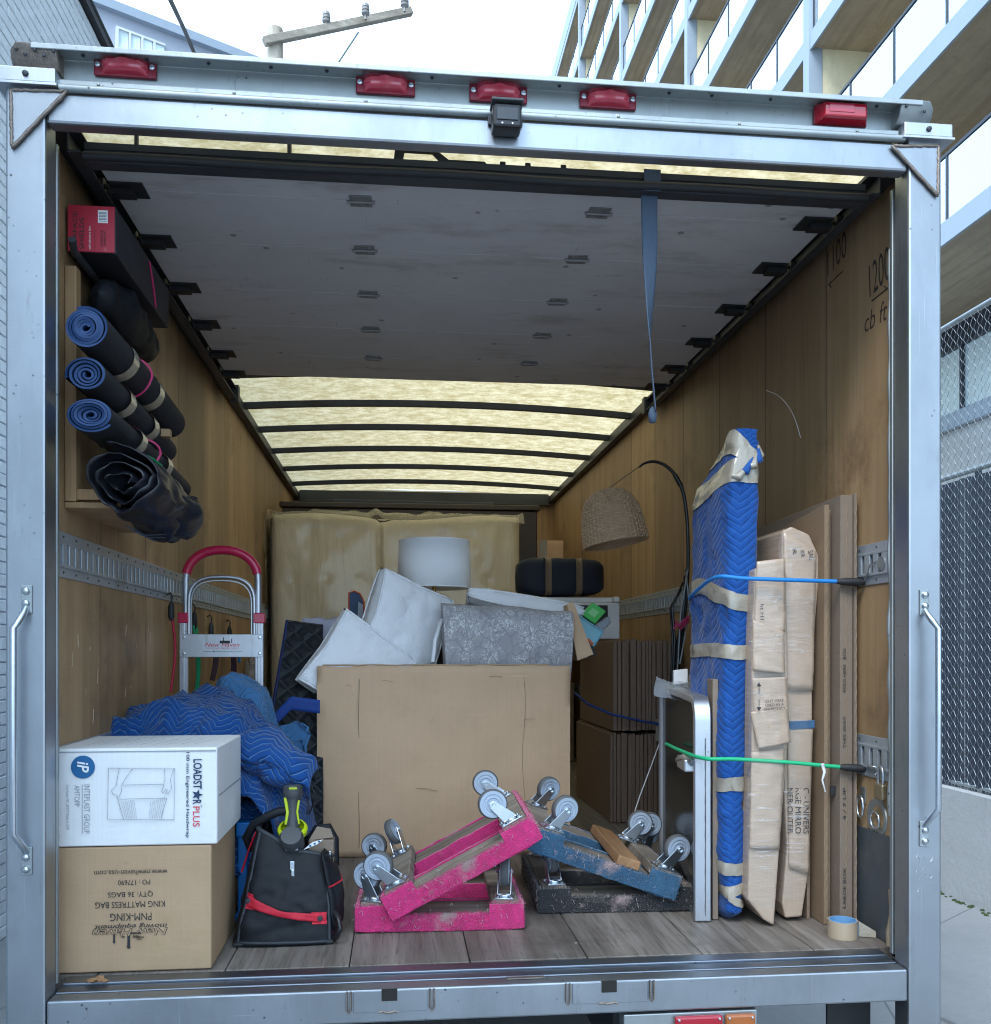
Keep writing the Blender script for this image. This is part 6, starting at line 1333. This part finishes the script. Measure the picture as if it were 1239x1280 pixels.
# two long items packed in board and film
def packed(lab, pts, Y, depth, pieces, texts=(), lean=0):
    P_ = [at(x, y, Y) for x, y in pts]; zmin = min(p.z for p in P_); 
    for p in P_: p.z += max(0, .014-p.z) if p.z < .014 else 0
    cx_ = sum(p.x for p in P_)/len(P_)
    t = thing('packed_mirror', lab, 'packed item', (cx_, Y+depth/2, .012), 'long items packed in board and film')
    b = B().hull(P_, (0, depth, 0)); obj('board_sleeve', b, M['card_wrap'], t, bev=.006)
    for i, (poly, off, m) in enumerate(pieces):
        Q = [at(x, y, Y-off) for x, y in poly]; n_ = 10
        if len(Q) == 4:
            def fn(u, v, Q=Q, i=i): p = (Q[0].lerp(Q[1], u)).lerp(Q[3].lerp(Q[2], u), v); return p+V((0, -1, 0))*(.006*abs(fbm(p, 13, i))+.004*math.sin(math.pi*u))
            obj('board_piece', B().sheet(fn, n_, n_*2), M[m], t, smooth=50, solid=.004)
        else: obj('board_piece', B().hull(Q, (0, .004, 0)), M[m], t, bev=.001)
    xs_ = sorted(x for x, y in pts); ys_ = sorted(y for x, y in pts)
    def fl(u, v):
        py_ = ys_[0]+8+(ys_[-1]-ys_[0]-30)*v; lo, hi = [], []
        for (xa_, ya_), (xb_, yb_) in zip(pts, pts[1:]+pts[:1]):
            if (ya_-py_)*(yb_-py_) <= 0 and ya_ != yb_: lo.append(xa_+(xb_-xa_)*(py_-ya_)/(yb_-ya_))
        x0_, x1_ = (min(lo)-1, max(lo)+1) if lo else (xs_[0], xs_[-1]); p = at(x0_+(x1_-x0_)*u, py_, Y-.026)
        return p+V((0, 1, 0))*(.020*(2*u-1)**4+.004*math.sin(70*p.z+14*u+3*nz((0, 0, p.z), 6))*(.5+.5*nz(p, 5)))
    obj('stretch_film', B().sheet(fl, 14, 160), M['film'], t, smooth=80)
    for body, x0, y0, x1, y1, hpx, off in texts:
        a, c = at(x0, y0, Y-off), at(x1, y1, Y-off); sc = (a-c).length/math.hypot(x1-x0, y1-y0); upv = (1, 0, 0) if abs(y1-y0) > abs(x1-x0) else (0, 0, 1)
        if y1 < y0: upv = (-1, 0, 0)
        text(body, M['ink'], t, frame((a+c)/2, (c-a), upv), w=(a-c).length, h=hpx*sc)
    return t
packed('taller film-wrapped cardboard sleeve printed UNIVERSAL LARGE MIRROR', [(982, 1148), (1003, 1146), (1012, 1085), (1016, 960), (1016, 860), (1018, 800), (1026, 700), (1022, 690), (1012, 668), (990, 658), (978, 664), (978, 700), (981, 1000), (984, 1060), (978, 1130)], .43, .62,
       [([(979, 662), (1020, 690), (1016, 863), (983, 863)], .004, 'card_wrap'), ([(984, 905), (1016, 908), (1010, 1092), (986, 1085)], .003, 'card_wrap'), ([(984, 902), (1018, 900), (1018, 910), (984, 912)], .006, 'blanket_light')],
       [('C - UNIVERS', 1008, 985, 1008, 1042, 7.5, .012), ('RGE MIRRO', 998, 985, 998, 1042, 7.5, .012), ('NER/OUTER', 988, 985, 988, 1042, 7.0, .012), ('SAL', 1013, 688, 1015, 700, 6, .014), ('XR', 1003, 687, 1004, 696, 5, .014), ('R', 993, 686, 994, 693, 5, .014)])
packed('shorter film-wrapped cardboard sleeve patched from several board pieces, beside the blue wrapped item', [(955, 1150), (968, 1158), (975, 1060), (985, 930), (986, 860), (981, 700), (972, 700), (944, 712), (940, 800), (940, 930), (937, 1060), (935, 1125)], .385, .60,
       [([(946, 702), (981, 698), (981, 790), (942, 800)], .006, 'card_wrap'), ([(941, 775), (980, 790), (981, 842), (941, 838)], .014, 'card_wrap'), ([(940, 848), (983, 846), (986, 902), (943, 902)], .010, 'card_wrap'), ([(938, 890), (984, 884), (988, 928), (948, 936)], .018, 'card_wrap'), ([(939, 940), (981, 935), (974, 1062), (937, 1060)], .004, 'card_wrap')],
       [('CUT HERE', 957, 877, 980, 875, 3.2, .030), ('USED AS A', 957, 882, 980, 880, 3.2, .030), ('ONE-PIECE BOX', 955, 887, 982, 885, 3.2, .030), ('ht H1', 953, 755, 953, 775, 5, .020)])
b = B()
for q in ([(949, 855), (949, 867)], [(949, 874), (949, 886)]): b.tube([at(x, y, .352) for x, y in q], .0012, 4)
b.hull([at(946, 858, .352), at(952, 858, .352), at(949, 853, .352)], (0, .001, 0)); b.hull([at(946, 884, .352), at(952, 884, .352), at(949, 889, .352)], (0, .001, 0))
o = obj('print_arrows', b, M['ink'], bpy.data.objects['packed_mirror.001'])
# flattened boxes leaning on the right wall
def leaner(lab, x0, x1, lean, y0, y1, zf_, zb2, mat, n=3, txt=None):
    t = thing('flattened_box', lab, 'flattened box', ((x0+x1)/2, y0+.3, .012), 'flattened boxes leaning on the right wall'); th = (x1-x0)/n
    for k in range(n):
        xa_ = x0+k*th; dz = -.012*((k*7) % 3); dy = .012*((k*5) % 3)
        obj('board_layer', B().hull([(xa_, y0+dy, .012), (xa_, y1, .012), (xa_+lean, y1, zb2+dz), (xa_+lean, y0+dy, zf_+dz)], (th-.002, 0, 0)), M[mat], t, bev=.0015)
        # fluted cut edge
        if th > .010: obj('fluted_edge', B().tube([(xa_+th/2+lean*(j/60)+(.0018 if j % 2 else -.0018), y0+dy-.001, .02+(zf_-.04)*j/60) for j in range(61)], .0016, 3, caps=False), M['card_edge'], t)
    if txt:
        for body, py0, py1, wq in txt:
            a, c = at(txtx, py0, y0-.003), at(txtx, py1, y0-.003)
            text(body, M['ink'], t, frame((a+c)/2, (a-c) if wq > 0 else (c-a), (-1, 0, 0)), w=(a-c).length, h=.014)
    return t
txtx = 1060
leaner('outermost tall grey-brown flattened box against the right wall', 1.146, 1.167, .0, .345, 1.75, 1.355, 1.33, 'card_gray', 2)
leaner('tall flattened box with black print on its edge, second from the right wall', 1.102, 1.144, .002, .352, 1.6, 1.35, 1.32, 'card_gray', 1)
leaner('tall flattened carton with a small black patch, beside the packed mirrors', 1.066, 1.100, .002, .385, .95, 1.325, 1.27, 'card_mid', 2)
leaner('dark shorter flattened boxes in front of the carton with the black patch', 1.040, 1.064, .002, .45, 1.4, 1.13, 1.12, 'card_dark', 2)
leaner('low pair of flattened boxes next to the packed mirrors', 1.012, 1.038, .002, .50, 1.3, .95, .94, 'card_edge', 3)
sh_ = bpy.data.objects['flattened_box.002']
obj('dark_patch', B().cbox(at(1042, 988, .381), (.020, .003, .026)), M['ink'], sh_)
for px_, yy0, yy1, s_ in ((1056, 810, 865, 'FOLD HERE   BOX'), (1056, 895, 935, 'THIS WAY'), (1056, 985, 1025, '4 / 7 UP'), (1056, 1085, 1135, 'LARGE BOX')):
    a, c = at(px_, yy0, .3495), at(px_, yy1, .3495); text(s_, M['ink'], bpy.data.objects['flattened_box.001'], frame((a+c)/2, (a-c), (-1, 0, 0)), w=(a-c).length, h=.010)
# elastic cords across the load
def bungee(lab, pts, mat, hk):
    t = thing('stretched_bungee', lab, 'bungee cord', tuple(pts[-1])); obj('cord', B().tube(smooth_path(pts, 6), .0062, 8), M[mat], t, smooth=60)
    e, d_ = pts[-1], (pts[-1]-pts[-2]).normalized()
    obj('hook_sleeve', B().tube([e-d_*.01, e+d_*.01, e+d_*.05, e+d_*.085], [.007, .0115, .013, .006], 10), M['black_rubber'], t, smooth=60)
    obj('hook', B().tube([e+d_*.075, e+(hk-e)*.8, hk, hk+V((.012, .004, -.016)), hk+V((.004, .006, -.026))], .0032, 7), M['chrome'], t, smooth=60)
hk1 = atx(1096, 702, 1.163)
bungee('blue bungee cord stretched across the wrapped items to the upper wall track', [at(862, 748, .82), at(866, 743, .70), at(894, 722, .41), at(930, 723, .352), at(985, 725, .338), at(1020, 726, .345), at(1050, 727, .335)], 'bungee_blue', hk1)
obj('hook_disc', B().lathe([(0, 0), (.021, 0), (.021, .004), (0, .006)], 20, frame(atx(1101, 704, 1.158), (0, 1, 0), (0, 0, 1))), M['galv'], bpy.data.objects['stretched_bungee'], smooth=40)
bungee('green bungee cord stretched from the glossy panel to the lower wall track', [at(833, 930, .90), at(850, 938, .62), at(880, 948, .41), at(920, 949, .385), at(985, 953, .365), at(1030, 957, .345), at(1054, 959, .335)], 'bungee_green', atx(1094, 958, 1.160))
tag(obj('twist_of_film', B().tube([at(1028, 955, .335), at(1031, 965, .335), at(1028, 975, .335), at(1032, 990, .34)], [.006, .005, .003, .002], 6), M['cushion'], smooth=60), 'white twist of film hanging from the green bungee cord', 'film')
# padlock
pl0 = atx(1101, 990, 1.150)
t = thing('padlock', 'old brass padlock hanging from the lower wall track', 'padlock', (pl0.x, pl0.y, pl0.z-.03))
obj('lock_body', B().cbox(pl0, (.020, .046, .048)), M['brass_old'], t, bev=.006); sk = pl0+V((0, 0, .024))
obj('shackle', B().tube([sk+V((0, -.014, 0)), sk+V((0, -.014, .035)), sk+V((0, -.008, .048)), sk+V((0, .004, .052)), sk+V((0, .014, .042)), sk+V((0, .014, 0))], .0042, 8), M['chrome'], t, smooth=60)
# tape roll
tr = atz(1062, 1176, .0105)
t = thing('tape_roll', 'roll of tan packing tape with a blue core, lying on the floor', 'tape roll', (tr.x, tr.y+.04, .0105))
tc_ = Matrix.Translation((tr.x, tr.y+.042, .0108))
obj('tape_winding', B().lathe([(.040, 0), (.044, 0), (.044, .050), (.040, .050), (.040, 0)], 40, tc_), pm('tan_tape', (.42, .33, .23), .3, 0, .1, 10, bump=.05, Coat_Weight=.3), t, smooth=40)
obj('core', B().lathe([(.036, 0), (.0398, 0), (.0398, .051), (.036, .051), (.036, 0)], 40, tc_), M['blue_tape'], t, smooth=40)
obj('core_label', B().sheet(lambda u, v: tc_ @ V((.0445*math.cos(-.35-.45*u), .0445*math.sin(-.35-.45*u), .002+.046*v)), 8, 2), M['blue_tape'], t, smooth=60)
obj('loose_end', B().sheet(lambda u, v: tc_ @ V((.044+.045*u, -.012-.018*u, .002+.046*(1-.6*u)*v)), 10, 4), M['tape'], t, smooth=60)
